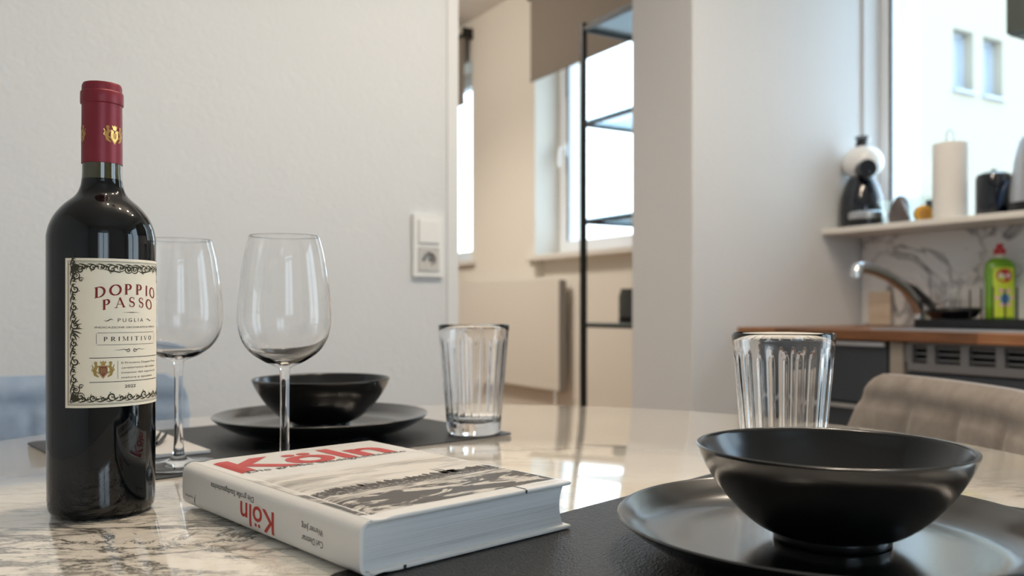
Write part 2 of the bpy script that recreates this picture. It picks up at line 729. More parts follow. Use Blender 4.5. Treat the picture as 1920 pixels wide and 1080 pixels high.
def arc(cx, cy, rx, ry, a0, a1, n=16):
    return [(cx + rx * math.cos(math.radians(a0 + (a1 - a0) * i / n)), cy + ry * math.sin(math.radians(a0 + (a1 - a0) * i / n))) for i in range(n + 1)]


T_, t_ = 0.20, 0.07


def aw(pts, cx, ry=0):
    """thick at the sides, thin at top and bottom, like a Roman capital"""
    out = []
    n = len(pts)
    for i in range(n):
        a, b = pts[max(i - 1, 0)], pts[min(i + 1, n - 1)]
        dx, dy = abs(b[0] - a[0]), abs(b[1] - a[1])
        out.append(t_ + (T_ - t_) * dy / (math.hypot(dx, dy) or 1))
    return out


def serif_glyph(ink, ch, x, y, h, wd, fx=lambda p: p):
    """draws one serif capital in the cell x..x+wd, baseline y"""
    R = []

    def rb(pts, ws=None):
        ws = ws or aw(pts, 0)
        if not isinstance(ws, list):
            ws = [ws] * len(pts)
        R.append((pts, ws))

    def st(cx, y0=0, y1=1, w=T_, top=True, bot=True):
        rb([(cx, y0), (cx, y1)], w)
        if top:
            rb([(cx - 0.16, y1 - 0.03), (cx + 0.16, y1 - 0.03)], 0.06)
        if bot:
            rb([(cx - 0.16, y0 + 0.03), (cx + 0.16, y0 + 0.03)], 0.06)
    if ch == 'D':
        st(0.2)
        rb([(0.2, 0.97)] + arc(0.36, 0.5, 0.46, 0.47, 90, -90) + [(0.2, 0.03)])
    elif ch == 'O':
        rb(arc(0.5, 0.5, 0.42, 0.47, 0, 360, 30))
    elif ch == 'P' or ch == 'R':
        st(0.24)
        rb([(0.24, 0.97)] + arc(0.42, 0.72, 0.3, 0.25, 90, -90) + [(0.24, 0.47)])
        if ch == 'R':
            rb([(0.45, 0.47), (0.82, 0.03)], 0.15)
            rb([(0.7, 0.03), (0.98, 0.03)], 0.06)
    elif ch == 'I':
        st(0.5)
    elif ch == 'A':
        rb([(0.14, 0), (0.5, 1)], 0.06)
        rb([(0.46, 1), (0.86, 0)], 0.17)
        rb([(0.26, 0.34), (0.72, 0.34)], 0.055)
        rb([(0.0, 0.03), (0.28, 0.03)], 0.06)
        rb([(0.7, 0.03), (1.0, 0.03)], 0.06)
    elif ch == 'S':
        rb(arc(0.5, 0.74, 0.27, 0.23, 25, 270, 16) + arc(0.5, 0.27, 0.29, 0.24, 90, -155, 16)[1:],
           [0.06 + 0.1 * math.sin(math.pi * i / 32) ** 2 for i in range(33)])
        rb([(0.76, 0.74), (0.76, 0.96)], 0.05)
        rb([(0.22, 0.04), (0.22, 0.28)], 0.05)
    elif ch == 'M':
        st(0.14, w=0.06)
        rb([(0.14, 1), (0.5, 0.08)], 0.14)
        rb([(0.5, 0.08), (0.86, 1)], 0.05)
        st(0.86)
    elif ch == 'T':
        st(0.5, top=False)
        rb([(0.08, 0.97), (0.92, 0.97)], 0.06)
        rb([(0.08, 0.78), (0.08, 1)], 0.05)
        rb([(0.92, 0.78), (0.92, 1)], 0.05)
    elif ch == 'V':
        rb([(0.14, 1), (0.54, 0)], 0.17)
        rb([(0.5, 0), (0.86, 1)], 0.055)
        rb([(0.0, 0.97), (0.3, 0.97)], 0.06)
        rb([(0.72, 0.97), (1.0, 0.97)], 0.06)
    for pts, ws in R:
        k = Ink()
        k.ribbon([(p[0] * wd, p[1] * h) for p in pts], [q * h for q in ws])
        o = len(ink.v)
        ink.v += [fx((x + a, y + b)) for a, b in k.v]
        ink.f += [tuple(i + o for i in f) for f in k.f]


def serif_word(ink, word, cx, y, h, width, arch=0.0, gap=0.28):
    rel = {'I': 0.5, 'M': 1.15, 'P': 0.85, 'S': 0.8, 'R': 0.95}
    ws = [rel.get(c, 1.0) for c in word]
    tot = sum(ws) + gap * (len(ws) - 1)
    u = width / tot
    x = cx - width / 2

    def fx(p):
        dx = (p[0] - cx) / (width / 2)
        return (p[0], p[1] - arch * dx * dx)
    for c, q in zip(word, ws):
        serif_glyph(ink, c, x, y, h, q * u, fx)
        x += (q + gap) * u


def crest(gold, brown, x, y, s):
    """shield between two supporters, about s wide, centred at x, y"""
    brown.poly([(x - 0.17 * s, y + 0.2 * s), (x - 0.17 * s, y - 0.12 * s), (x, y - 0.36 * s), (x + 0.17 * s, y - 0.12 * s), (x + 0.17 * s, y + 0.2 * s)])
    gold.ribbon([(x - 0.19 * s, y + 0.22 * s), (x - 0.19 * s, y - 0.14 * s), (x, y - 0.4 * s), (x + 0.19 * s, y - 0.14 * s), (x + 0.19 * s, y + 0.22 * s), (x - 0.19 * s, y + 0.22 * s)], 0.035 * s)
    for k in (-0.08, 0, 0.08):
        gold.ribbon([(x + k * s, y + 0.1 * s), (x + k * s, y - 0.14 * s)], 0.035 * s)
    # helmet
    gold.disc(x, y + 0.3 * s, 0.1 * s, 0.085 * s, n=12)
    gold.poly([(x - 0.12 * s, y + 0.34 * s), (x + 0.12 * s, y + 0.34 * s), (x + 0.14 * s, y + 0.46 * s), (x + 0.05 * s, y + 0.4 * s), (x, y + 0.48 * s), (x - 0.05 * s, y + 0.4 * s), (x - 0.14 * s, y + 0.46 * s)])
    for d in (-1, 1):
        gold.ribbon([(x + d * q[0] * s, y + q[1] * s) for q in ((0.2, -0.32), (0.34, -0.22), (0.38, 0.0), (0.3, 0.2), (0.36, 0.38))], [0.06 * s, 0.13 * s, 0.17 * s, 0.13 * s, 0.07 * s])
        gold.disc(x + d * 0.33 * s, y + 0.36 * s, 0.075 * s, n=10)
        gold.ribbon([(x + d * q[0] * s, y + q[1] * s) for q in ((0.32, 0.12), (0.24, 0.16), (0.2, 0.22))], 0.05 * s)
        gold.ribbon([(x + d * q[0] * s, y + q[1] * s) for q in ((0.36, -0.1), (0.26, -0.08), (0.2, -0.16))], 0.05 * s)
        gold.ribbon([(x + d * q[0] * s, y + q[1] * s) for q in ((0.4, -0.1), (0.5, 0.02), (0.44, 0.14), (0.5, 0.26))], 0.045 * s)
        brown.ribbon([(x + d * q[0] * s, y + q[1] * s) for q in ((0.3, -0.2), (0.36, 0.0), (0.3, 0.16))], 0.03 * s)


# ------------------------------------------------------------------ the building
CEIL = 2.78
XI, YI, YB = -4.6, -4.3, 4.9


def holes_wall(mb, axis, t0, t1, a0, a1, z0, z1, holes):
    """wall slab with thickness t0..t1 on the other axis; holes (a0,a1,z0,z1)"""
    ys = sorted({a0, a1, *[h[0] for h in holes], *[h[1] for h in holes]})
    zs = sorted({z0, z1, *[h[2] for h in holes], *[h[3] for h in holes]})
    for p, q in zip(ys, ys[1:]):
        runs = []
        for r, s in zip(zs, zs[1:]):
            cy, cz = (p + q) / 2, (r + s) / 2
            if any(h[0] < cy < h[1] and h[2] < cz < h[3] for h in holes):
                continue
            if runs and abs(runs[-1][1] - r) < 1e-9:
                runs[-1][1] = s
            else:
                runs.append([r, s])
        for r, s in runs:
            if axis == 'y':
                mb.box(t0, t1, p, q, r, s)
            else:
                mb.box(p, q, t0, t1, r, s)
    return mb


NICHE = (0.75, 2.192, 1.08, 1.17)
mb = holes_wall(MB(), 'y', 0.0, 0.33, YI - 0.3, 0.15, 0, CEIL, [WK, WD])
struct('wall_facade', mb, M_WALL)
mb = holes_wall(MB(), 'y', 0.0, 0.33, 0.15, YB + 0.2, 0, CEIL, [WA, WB, NICHE])
mb.box(0.06, 0.33, NICHE[0], NICHE[1], NICHE[2], NICHE[3])
struct('wall_back_room_facade', mb, M_WALL2)
struct('wall_left', MB().box(XI, -1.6395, 0, 0.298, 0, CEIL), M_WALL, bevel=0.004)
struct('wall_pier', MB().box(-0.8137, 0, 0, 0.298, 0, CEIL), M_WALL, bevel=0.003)
struct('wall_lintel', MB().box(-1.6395, -0.8137, 0, 0.298, 2.12, CEIL), M_WALL)
struct('wall_inner', MB().box(XI - 0.2, XI, YI - 0.3, YB + 0.2, 0, CEIL), M_WALL)
mb = holes_wall(MB(), 'x', YI - 0.3, YI, XI, 0, 0, CEIL, [(WR[0], WR[1], WR[2], WR[3])])
struct('wall_rear', mb, M_WALL)
struct('wall_back_room_end', MB().box(XI, 0, YB, YB + 0.2, 0, CEIL), M_WALL2)
struct('floor', MB().box(XI - 0.2, 0.33, YI - 0.3, YB + 0.2, -0.1, 0), M_FLOOR)
struct('ceiling', MB().box(XI - 0.2, 0.33, YI - 0.3, YB + 0.2, CEIL, CEIL + 0.1), M_CEIL)
struct('trim_1', MB().box(-1.6715, -1.6385, -0.004, 0.0, 0, CEIL), pm('corner_bead_paint', rgb(224, 225, 224), 0.85, spec=0.2), bevel=0.0015)


def window(name, y0, y1, z0, z1, x0=0.12, x1=0.18, fw=0.075, mull=(), rail=None, handle=None, xaxis=False):
    m = KM if not xaxis else KM @ Matrix.Translation((0, YI - 0.3, 0)) @ Matrix.Rotation(math.radians(-90), 4, 'Z')
    mb = MB()
    mb.box(x0, x1, y0, y0 + fw, z0, z1)
    mb.box(x0, x1, y1 - fw, y1, z0, z1)
    mb.box(x0, x1, y0 + fw, y1 - fw, z0, z0 + fw)
    mb.box(x0, x1, y0 + fw, y1 - fw, z1 - fw, z1)
    for q in mull:
        mb.box(x0, x1, q - fw / 2, q + fw / 2, z0 + fw, z1 - fw)
    r = bpy.data.objects.new(name, None)
    COL.objects.link(r)
    r.matrix_world = m
    r['kind'] = 'structure'
    mb.build('window_frame', M_PVC, r, bevel=0.004)
    MB().box((x0 + x1) / 2 + 0.004, (x0 + x1) / 2 + 0.010, y0 + fw, y1 - fw, z0 + fw, z1 - fw).build('window_pane', M_PANE, r)
    g = MB()
    gw = 0.008
    g.box(x0 + 0.004, x0 + 0.012, y0 + fw, y0 + fw + gw, z0 + fw, z1 - fw)
    g.box(x0 + 0.004, x0 + 0.012, y1 - fw - gw, y1 - fw, z0 + fw, z1 - fw)
    g.build('window_gasket', M_GASKET, r)
    if handle:
        hy, hz = handle
        h = MB().box(x0 - 0.012, x0, hy - 0.015, hy + 0.015, hz - 0.035, hz + 0.035)
        h.tube([(x0 - 0.01, hy, hz + 0.01), (x0 - 0.045, hy, hz + 0.01), (x0 - 0.05, hy, hz - 0.1)], 0.009, 10)
        h.build('window_handle', M_WHITE, r, smooth=True)
    return r


window('window_1', WK[0], WK[1], WK[2] + 0.01, WK[3], x0=0.09, x1=0.15, fw=0.034)
window('window_2', WA[0], WA[1], 1.215, WA[3], x0=0.17, x1=0.24, fw=0.075, handle=(2.125, 1.82), mull=(1.45,))
window('window_3', WB[0], WB[1], 1.225, WB[3], x0=0.17, x1=0.24, fw=0.075)
window('window_4', WR[0] + 0, WR[1], WR[2], WR[3], x0=0.1, x1=0.16, mull=((WR[0] + WR[1]) / 2,), xaxis=True)
window('door_1', WD[0], WD[1], WD[2] + 0.02, WD[3], x0=0.12, x1=0.18, fw=0.09, mull=((WD[0] + WD[1]) / 2,))
# sills
M_SILL = pm('white_stone_sill', rgb(228, 224, 216), 0.35)
mb = MB().box(-0.2145, -0.0005, -1.2, -0.001, 1.157, 1.177)
mb.box(-0.0005, 0.09, WK[0], WK[1], 1.166, 1.177)
tag(mb.build('stone_shelf', M_SILL, bevel=0.003), 'long white stone ledge running under the kitchen window above the sink', 'window sill')
bpy.data.objects['stone_shelf'].matrix_world = KM
for nm, (a, b, zz) in (('trim_2', (WA[0] - 0.06, WA[1] + 0.055, 1.205)), ('trim_3', (WB[0] - 0.05, WB[1] + 0.05, 1.215))):
    struct(nm, MB().box(-0.035, -0.0005, a, b, zz - 0.03, zz).box(-0.0005, 0.17, a + 0.06, b - 0.06, zz - 0.014, zz), M_SILL, bevel=0.003)

# neighbour building outside, across the courtyard
nb = empty('neighbouring_building', (0, 0, 0), 0, 'pale cream rendered building across the courtyard seen through the kitchen window', 'building', m=KM)
M_RENDER = pm('pale_render', rgb(158, 151, 136), 0.9)
M_NWIN = pm('neighbour_window_white', rgb(158, 166, 178), 0.3)
M_NGLASS = pm('neighbour_window_glass', rgb(150, 160, 172), 0.15)
wn = [(11.72, 12.32), (12.62, 13.24)]
mb = MB()
holes_wall(mb, 'x', 7.0, 7.4, 7.5, 22, -9, 13, [(a, b, 4.74, 5.8) for a, b in wn] + [(a, b, 1.6, 2.7) for a, b in ((15.0, 15.9), (16.6, 17.5))])
mb.build('wall', M_RENDER, nb)
for a, b in wn:
    z0, z1 = 4.74, 5.8
    f = MB()
    f.box(a, b, 7.18, 7.26, z0, z0 + 0.07).box(a, b, 7.18, 7.26, z1 - 0.07, z1).box(a, a + 0.07, 7.18, 7.26, z0, z1).box(b - 0.07, b, 7.18, 7.26, z0, z1)
    fo = f.build('window', M_NWIN, nb)
    MB().box(a + 0.07, b - 0.07, 7.21, 7.23, z0 + 0.07, z1 - 0.07).build('pane', M_NGLASS, fo)
    MB().box(a - 0.03, b + 0.03, 6.93, 7.18, z0 - 0.05, z0).build('sill', M_NWIN, nb)
for a, b in ((15.0, 15.9), (16.6, 17.5)):
    fo = MB().box(a, b, 7.18, 7.26, 1.6, 2.7).build('window', M_NWIN, nb)
struct('ground', MB().box(0.4, 60, -40, 60, -9.2, -9), pm('courtyard_ground', rgb(150, 150, 146), 0.9))

# ------------------------------------------------------------------ room lamps (out of frame, above the table and in the back room)


def spot_lamp(loc, label, power, aims, m=KM, color=WARM):
    r = empty('ceiling_spotlight', loc, 0, label, 'ceiling lamp', m=m)
    MB().lathe([(0, 0), (0.06, 0), (0.06, -0.025), (0, -0.025)], 32).build('canopy', M_STEEL, r, smooth=True)
    MB().box(-0.35, 0.35, -0.012, 0.012, -0.05, -0.025).build('rail', M_STEEL, r, bevel=0.003)
    for x in aims:
        h = MB().lathe([(0.02, -0.05), (0.034, -0.11), (0.031, -0.11), (0.018, -0.055)], 24, (x, 0, 0))
        ho = h.build('spot_head', M_STEEL, r, smooth=True)
        MB().ell((x, 0, -0.10), (0.024, 0.024, 0.016), 16, 8).build('bulb', pm('lit_bulb', (1, 0.9, 0.75, 1), 0.5, emis=(1, 0.82, 0.6, 1), estr=60), ho, smooth=True)
        p_ = m @ Vector((loc[0] + x, loc[1], loc[2] - 0.145))
        lamp('ceiling_spot', 'SPOT', (loc[0] + x, loc[1], loc[2] - 0.145), power * 0.75, color, 0.03, m=m, spot=140, target=(p_.x, p_.y, 0))
        lamp('ceiling_fill', 'POINT', (loc[0] + x, loc[1], loc[2] - 0.16), power * 0.28, color, 0.03, m=m)  # added point fill at each head, brightens the ceiling
    return r


spot_lamp((-2.1, -1.35, CEIL), 'steel ceiling spotlight rail hanging above the dining table', 21, (-0.28, 0.28))
spot_lamp((-1.2, -1.1, CEIL), 'steel ceiling spotlight rail in front of the kitchen worktop', 20, (-0.2, 0.2))
spot_lamp((-1.6, 2.2, CEIL), 'steel ceiling spotlight rail on the back room ceiling', 54, (-0.25, 0.25), color=(1.0, 0.91, 0.80))

# ------------------------------------------------------------------ wall socket
so = empty('wall_socket', (-1.7291, -0.0005, 1.0625), 0, 'white combined light switch and power socket on the wall beside the doorway', 'power outlet', m=KM)
f = MB()
f.box(-0.0425, -0.0295, -0.011, 0, -0.0795, 0.0795).box(0.0295, 0.0425, -0.011, 0, -0.0795, 0.0795)
f.box(-0.0295, 0.0295, -0.011, 0, 0.0665, 0.0795).box(-0.0295, 0.0295, -0.011, 0, -0.0795, -0.0665).box(-0.0295, 0.0295, -0.011, 0, -0.0055, 0.0055)
f.build('cover_frame', M_PLASTIC, so)
MB().box(-0.029, 0.029, -0.0155, -0.002, 0.006, 0.066).build('switch_rocker', M_PLASTIC, so, bevel=0.002)
M_SOCK = pm('socket_recess_shade', rgb(196, 193, 188), 0.5)  # insert greyer than its frame, recess shading put into the colour
s2 = MB()


def sock(i, j):
    # square plate with a round recess: j runs from the outer edge to the recess floor
    t = 2 * math.pi * i
    c, q = math.cos(t), math.sin(t)
    sq = 0.029 / max(abs(c), abs(q))
    k = j * 4
    if k <= 0.5:
        return (sq * c, -0.002, -0.036 + sq * q)
    if k <= 1.5:
        return (sq * c, -0.0135, -0.036 + sq * q)
    if k <= 2.5:
        return (0.0198 * c, -0.0135, -0.036 + 0.0198 * q)
    if k <= 3.5:
        return (0.0190 * c, -0.0006, -0.036 + 0.0190 * q)
    return (0.0005 * c, -0.0006, -0.036 + 0.0005 * q)


s2.grid(sock, 64, 4, cu=True, flip=True)
s2.build('socket_insert', M_SOCK, so)
for dx in (-0.0095, 0.0095):
    MB().lathe([(0, 0.0), (0.0036, 0.0), (0.0036, 0.0006), (0, 0.0006)], 14, (dx, 0, 0)).xf(Matrix.Translation((0, -0.0007, -0.036)) @ Matrix.Rotation(math.radians(90), 4, 'X')).build('contact_hole', M_DARKHOLE, so)

# ------------------------------------------------------------------ back room: blinds, radiator, shelf unit
M_BLIND = pm('taupe_blind_fabric', rgb(142, 133, 123), 0.85, spec=0.2)
for (u0, u1, zb, zt, lab) in ((0.72, 2.144, 2.19, 2.68, 'taupe roller blind half lowered over the window behind the shelf unit'),
                              (2.94, 4.25, 2.229, 2.68, 'dark roller blind on the window at the doorway edge')):
    r = empty('roller_blind', (-0.06, u0, 0), 0, lab, 'roller blind', 'roller blinds of the back room', m=KM)
    MB().box(-0.001, 0.001, 0.01, u1 - u0, zb, zt).build('blind_fabric', M_BLIND, r)
    MB().box(-0.006, 0.006, 0.01, u1 - u0, zb - 0.004, zb + 0.012).build('hem_bar', M_BLIND, r, bevel=0.002)
    MB().tube([(0.015, 0.0, zt), (0.015, u1 - u0, zt)], 0.022, 16).build('roller_tube', M_BLACKMETAL, r, smooth=True)
    for q in (-0.004, u1 - u0):
        MB().box(-0.02, 0.055, q, q + 0.006, zt - 0.03, zt + 0.04).build('bracket', M_BLACKMETAL, r)

r = empty('radiator', (-0.035, 1.824, 0), 0, 'flat white panel radiator mounted low on the back room wall', 'radiator', m=KM)
M_RAD = pm('radiator_enamel', rgb(226, 220, 210), 0.35)
MB().box(-0.040, -0.030, 0.01, 1.19, 0.455, 1.05).build('front_panel', M_RAD, r, bevel=0.004)
MB().box(-0.012, -0.004, 0.01, 1.19, 0.455, 1.05).build('rear_panel', M_RAD, r, bevel=0.003)
for q in (0.0, 1.19):
    MB().box(-0.042, 0.0, q, q + 0.012, 0.45, 1.055).build('side_cover', pm('radiator_side_shade', rgb(150, 146, 142), 0.4), r, bevel=0.002)  # greyer than the panels: the radiator's shadow side is painted in
mb = MB().box(-0.040, -0.003, 0.012, 1.19, 1.05, 1.054)
mb.build('top_grille', M_RAD, r)
for q in (0.2, 1.0):
    MB().box(-0.004, 0.034, q, q + 0.03, 0.6, 0.9).build('wall_bracket', M_RAD, r)
MB().tube([(-0.03, 0.06, 0.46), (-0.03, 0.06, 0.0)], 0.008, 10).build('supply_pipe', M_WHITE, r, smooth=True)

# shelf unit
RX0, RX1, RY0, RY1 = -0.775, -0.14, 0.325, 0.66
r = empty('shelving_unit', (RX0, RY0, 0), 0, 'tall narrow black metal shelving unit with glass shelves beside the doorway', 'shelving unit', m=KM)
W_, D_ = RX1 - RX0, RY1 - RY0
for px in (0, W_ - 0.02):
    for py in (0, D_ - 0.02):
        MB().box(px, px + 0.02, py, py + 0.02, 0, 1.985).build('post', M_BLACKMETAL, r, bevel=0.001)
for zz in (1.965, 1.604, 1.233, 0.842, 0.47, 0.1):
    f = MB()
    f.box(0.02, W_ - 0.02, 0.003, 0.017, zz - 0.012, zz)
    f.box(0.02, W_ - 0.02, D_ - 0.017, D_ - 0.003, zz - 0.012, zz)
    f.box(0.003, 0.017, 0.02, D_ - 0.02, zz - 0.012, zz)
    f.box(W_ - 0.017, W_ - 0.003, 0.02, D_ - 0.02, zz - 0.012, zz)
    fo = f.build('shelf_rail', M_BLACKMETAL, r)
    MB().box(0.004, W_ - 0.004, 0.004, D_ - 0.004, zz + 0.0005, zz + 0.0065).build('glass_shelf', M_SHELFGLASS, fo)
# small jar standing on the shelf
cj = empty('candle_jar', (-0.585, 0.600, 0.849), 0, 'small smoked glass jar with dark foot standing on a shelf of the black unit', 'jar', m=KM)
M_SMOKE = pm('smoked_glass', rgb(120, 118, 112), 0.1, trans=0.5)
MB().lathe([(0, 0.02), (0.038, 0.02), (0.04, 0.03), (0.04, 0.10), (0.033, 0.12), (0.033, 0.128), (0.029, 0.128), (0.036, 0.10), (0.036, 0.03), (0, 0.026)], 32).build('jar_body', M_SMOKE, cj, smooth=True)
MB().lathe([(0, 0), (0.04, 0), (0.04, 0.0198), (0, 0.0198)], 32).build('jar_foot', M_BLACKMETAL, cj, smooth=True)

# ------------------------------------------------------------------ kitchen run
CT = 0.841
o = MB().box(-0.62, -0.001, -1.8, -0.002, CT - 0.028, CT).build('kitchen_worktop', M_WORKTOP, bevel=0.002)
tag(o, 'oiled butcher block worktop running along the kitchen window wall', 'worktop')
o.matrix_world = KM
o = MB().box(-0.009, -0.001, -1.8, -0.011, CT + 0.001, 1.156).build('splashback', M_SPLASH)
tag(o, 'white splashback panel with grey marble veining behind the sink', 'splashback')
o.matrix_world = KM
# steel sink top, its bright rim along the worktop
sk = empty('sink', (-0.3, -0.9, CT), 0, 'shallow stainless steel sink top with draining board set on the worktop', 'sink', m=KM)
f = MB()
f.box(-0.285, 0.25, -0.8, 0.42, 0.0005, 0.004)
f.build('drainboard', M_STEEL, sk, bevel=0.001)
f = MB().box(-0.29, 0.255, 0.42, 0.425, 0.0, 0.006).box(-0.29, -0.285, -0.8, 0.42, 0.0, 0.006).box(0.25, 0.255, -0.8, 0.42, 0.0, 0.006)
f.build('sink_rim', M_STEEL, sk, bevel=0.001)


def base_cabinet(v0, v1, label, drawers):
    r = empty('base_cabinet', (-0.6, -v1, 0), 0, label, 'kitchen cabinet', m=KM)
    w = v1 - v0
    MB().box(0.02, 0.59, 0, w, 0.1, CT - 0.03).build('carcass', M_CABIN, r)
    MB().box(0.06, 0.55, 0, w, 0, 0.1).build('plinth', M_CABIN, r)
    for z0, z1 in drawers:
        d = MB().box(0, 0.019, 0.003, w - 0.003, z0, z1).build('drawer_front', M_CAB, r, bevel=0.001)
        MB().box(-0.012, 0.001, 0.003, w - 0.003, z1 - 0.012, z1 - 0.002).build('grip_profile', M_STEEL, d)
    return r


base_cabinet(0.004, 0.5385, 'anthracite drawer cabinet next to the white pier under the worktop', ((0.11, 0.37), (0.375, 0.632), (0.637, CT - 0.032)))
# ventilated rack unit next to it
r = empty('oven_housing', (-0.6, -1.2, 0), 0, 'dark under worktop appliance housing with ventilation slots and grey upright', 'appliance', m=KM)
MB().box(0.03, 0.59, 0, 0.655, 0.1, CT - 0.03).build('carcass', M_CABIN, r)
MB().box(-0.002, 0.03, 0.615, 0.655, 0.1, CT - 0.031).build('upright', pm('grey_brown_upright', rgb(150, 142, 132), 0.45), r, bevel=0.001)
f = MB().box(0.0, 0.02, 0, 0.605, 0.735, 0.757).box(0.0, 0.02, 0, 0.605, CT - 0.036, CT - 0.03)
for v in (0.60, 0.664, 0.755, 0.845, 0.935, 1.025, 1.115):
    f.box(0.0, 0.02, 1.2 - v - 0.011, 1.2 - v + 0.011, 0.757, CT - 0.036)
f.build('vent_frame', M_GREYMETAL, r, bevel=0.001)
f = MB()
for k in range(3):
    f.box(0.008, 0.024, 0, 0.60, 0.764 + k * 0.016, 0.768 + k * 0.016)
f.build('vent_slats', M_GREYMETAL, r)
MB().box(0.005, 0.03, 0, 0.605, 0.11, 0.73).build('front_panel', M_CAB, r, bevel=0.002)
base_cabinet(1.205, 1.8, 'anthracite drawer cabinet beyond the appliance at the far end of the worktop', ((0.11, 0.37), (0.375, 0.632), (0.637, CT - 0.032)))
r = empty('wall_cabinet', (-0.15, -1.8, 1.695), 0, 'dark grey green wall cabinet corner hanging above the ledge', 'wall cabinet', m=KM)
M_WCAB = pm('grey_green_lacquer', rgb(74, 82, 78), 0.5)
MB().box(0.0, 0.148, 0, 1.184, 0, 0.75).build('carcass', M_WCAB, r, bevel=0.001)
for k in range(2):
    MB().box(-0.02, -0.001, k * 0.592 + 0.002, k * 0.592 + 0.59, 0.002, 0.748).build('cabinet_door', M_WCAB, r, bevel=0.001)

# faucet
fa = empty('kitchen_faucet', (-0.12, -0.312, CT + 0.0005), 0, 'chrome kitchen faucet with long slanted spout reaching over the sink', 'faucet', m=KM)
MB().lathe([(0, 0), (0.026, 0), (0.026, 0.006), (0.019, 0.012), (0.019, 0.05), (0, 0.052)], 28).build('faucet_base', M_CHROME, fa, smooth=True)
sp = MB()
pts = [(0, 0, 0.045), (-0.02, 0.003, 0.08), (-0.07, 0.008, 0.125), (-0.14, 0.014, 0.160), (-0.22, 0.018, 0.183), (-0.27, 0.02, 0.188)]
sp.tube(pts, [0.019, 0.018, 0.0165, 0.016, 0.0165, 0.0175], 18)
sp.build('spout', M_STEEL, fa, smooth=True)
MB().tube([(-0.262, 0.02, 0.188), (-0.283, 0.021, 0.184), (-0.292, 0.021, 0.168), (-0.292, 0.021, 0.155)], [0.017, 0.0185, 0.0175, 0.0165], 16).build('spray_head', M_CHROME, fa, smooth=True)
MB().tube([(0.0, -0.012, 0.05), (0.01, -0.05, 0.075), (0.015, -0.09, 0.09)], [0.008, 0.006, 0.005], 10).build('lever', M_CHROME, fa, smooth=True)

# light coloured board leaning at the splashback
o = MB().box(-0.022, -0.010, -0.132, -0.046, CT + 0.0005, CT + 0.12).build('cutting_board', mat_wood('light_board', rgb(210, 190, 165), rgb(224, 208, 186), rgb(230, 216, 196), False), bevel=0.004, seg=3)
tag(o, 'small light wooden board leaning on the splashback near the pier', 'cutting board')
o.matrix_world = KM

# draining rack: tray with prongs
dr = empty('dish_rack', (-0.3, -0.72, CT + 0.005), 0, 'black dish rack with a row of upright prongs standing by the sink', 'dish rack', m=KM)
f = MB()
f.box(-0.10, 0.19, -0.22, 0.24, 0, 0.006).box(-0.10, -0.093, -0.22, 0.24, 0.006, 0.024).box(0.183, 0.19, -0.22, 0.24, 0.006, 0.024).box(-0.093, 0.183, 0.233, 0.24, 0.006, 0.024).box(-0.093, 0.183, -0.22, -0.213, 0.006, 0.024)
f.build('tray', M_BLACKPLASTIC, dr, bevel=0.002)
for k in range(11):
    y = 0.12 - k * 0.033
    MB().tube([(-0.02, y, 0.005), (-0.02, y, 0.108 + 0.004 * (k % 3))], 0.0024, 8).build('prong', M_BLACKMETAL, dr, smooth=True)

# black frying pan lying tilted on the rack, handle up to the left
fp = empty('frying_pan', (-0.20, -0.475, CT + 0.031), 0, 'black frying pan with its handle sticking up out of the dish rack', 'frying pan', m=KM)
pan = MB().lathe([(0, 0), (0.062, 0), (0.082, 0.026), (0.0795, 0.027), (0.06, 0.003), (0, 0.003)], 40).xf(Matrix.Translation((0, 0, 0.0)) @ Matrix.Rotation(math.radians(-4), 4, 'Y'))
pan.build('pan_body', M_BLACKPLASTIC, fp, smooth=True)
MB().tube([(0.02, 0.073, 0.02), (0.08, 0.13, 0.045), (0.112, 0.205, 0.088), (0.12, 0.255, 0.112)], [0.010, 0.013, 0.015, 0.011], 12).build('pan_handle', M_BLACKPLASTIC, fp, smooth=True)

# glass standing by the rack
gl = MB().lathe([(0, 0), (0.028, 0), (0.034, 0.1), (0.032, 0.1), (0.026, 0.006), (0, 0.006)], 28).build('water_glass', M_GLASS, smooth=True)
gl.matrix_world = KM @ Matrix.Translation((-0.06, -0.375, CT + 0.005)) @ Matrix.Rotation(0, 4, 'X')
tag(gl, 'plain clear glass standing behind the faucet at the splashback', 'glass')

# dish soap
ds = empty('dish_soap_bottle', (-0.058, -0.535, CT + 0.0045), math.radians(-31), 'green washing up liquid bottle with red cap standing by the splashback', 'dish soap', m=KM)
M_SOAP = pm('green_soap', rgb(128, 186, 44), 0.15, trans=0.25, coat=0.4)


def sup(r, z, t):
    # flattened oval section
    a, b = r, r * 0.55
    n = 2.6
    c, s = abs(math.cos(t)), abs(math.sin(t))
    return 1 / ((c / a) ** n + (s / b) ** n) ** (1 / n)


MB().lathe([(0, 0), (0.040, 0.0), (0.0435, 0.006), (0.0435, 0.07), (0.0425, 0.12), (0.045, 0.16), (0.043, 0.19), (0.03, 0.205), (0.016, 0.21), (0, 0.21)], 40, rf=sup).build('bottle_body', M_SOAP, ds, smooth=True)
MB().lathe([(0, 0.209), (0.0135, 0.209), (0.0135, 0.222), (0, 0.222)], 24).build('neck_ring', pm('cream_plastic', rgb(225, 222, 200), 0.4), ds, smooth=True)
MB().lathe([(0, 0.2205), (0.017, 0.2205), (0.0165, 0.236), (0.010, 0.240), (0.009, 0.252), (0, 0.254)], 24).build('cap', pm('red_cap', rgb(200, 40, 42), 0.35), ds, smooth=True)
lb = MB()
LBY = 0.0265


def soap_map(x, z, off=0.0012):
    t = math.atan2(-1, x / 0.03)
    a, b, n = 0.0435, 0.0435 * 0.55, 2.6
    xx = max(-0.036, min(0.036, x))
    yy = -b * (1 - (abs(xx) / a) ** n) ** (1 / n)
    return (xx, yy - off, z)


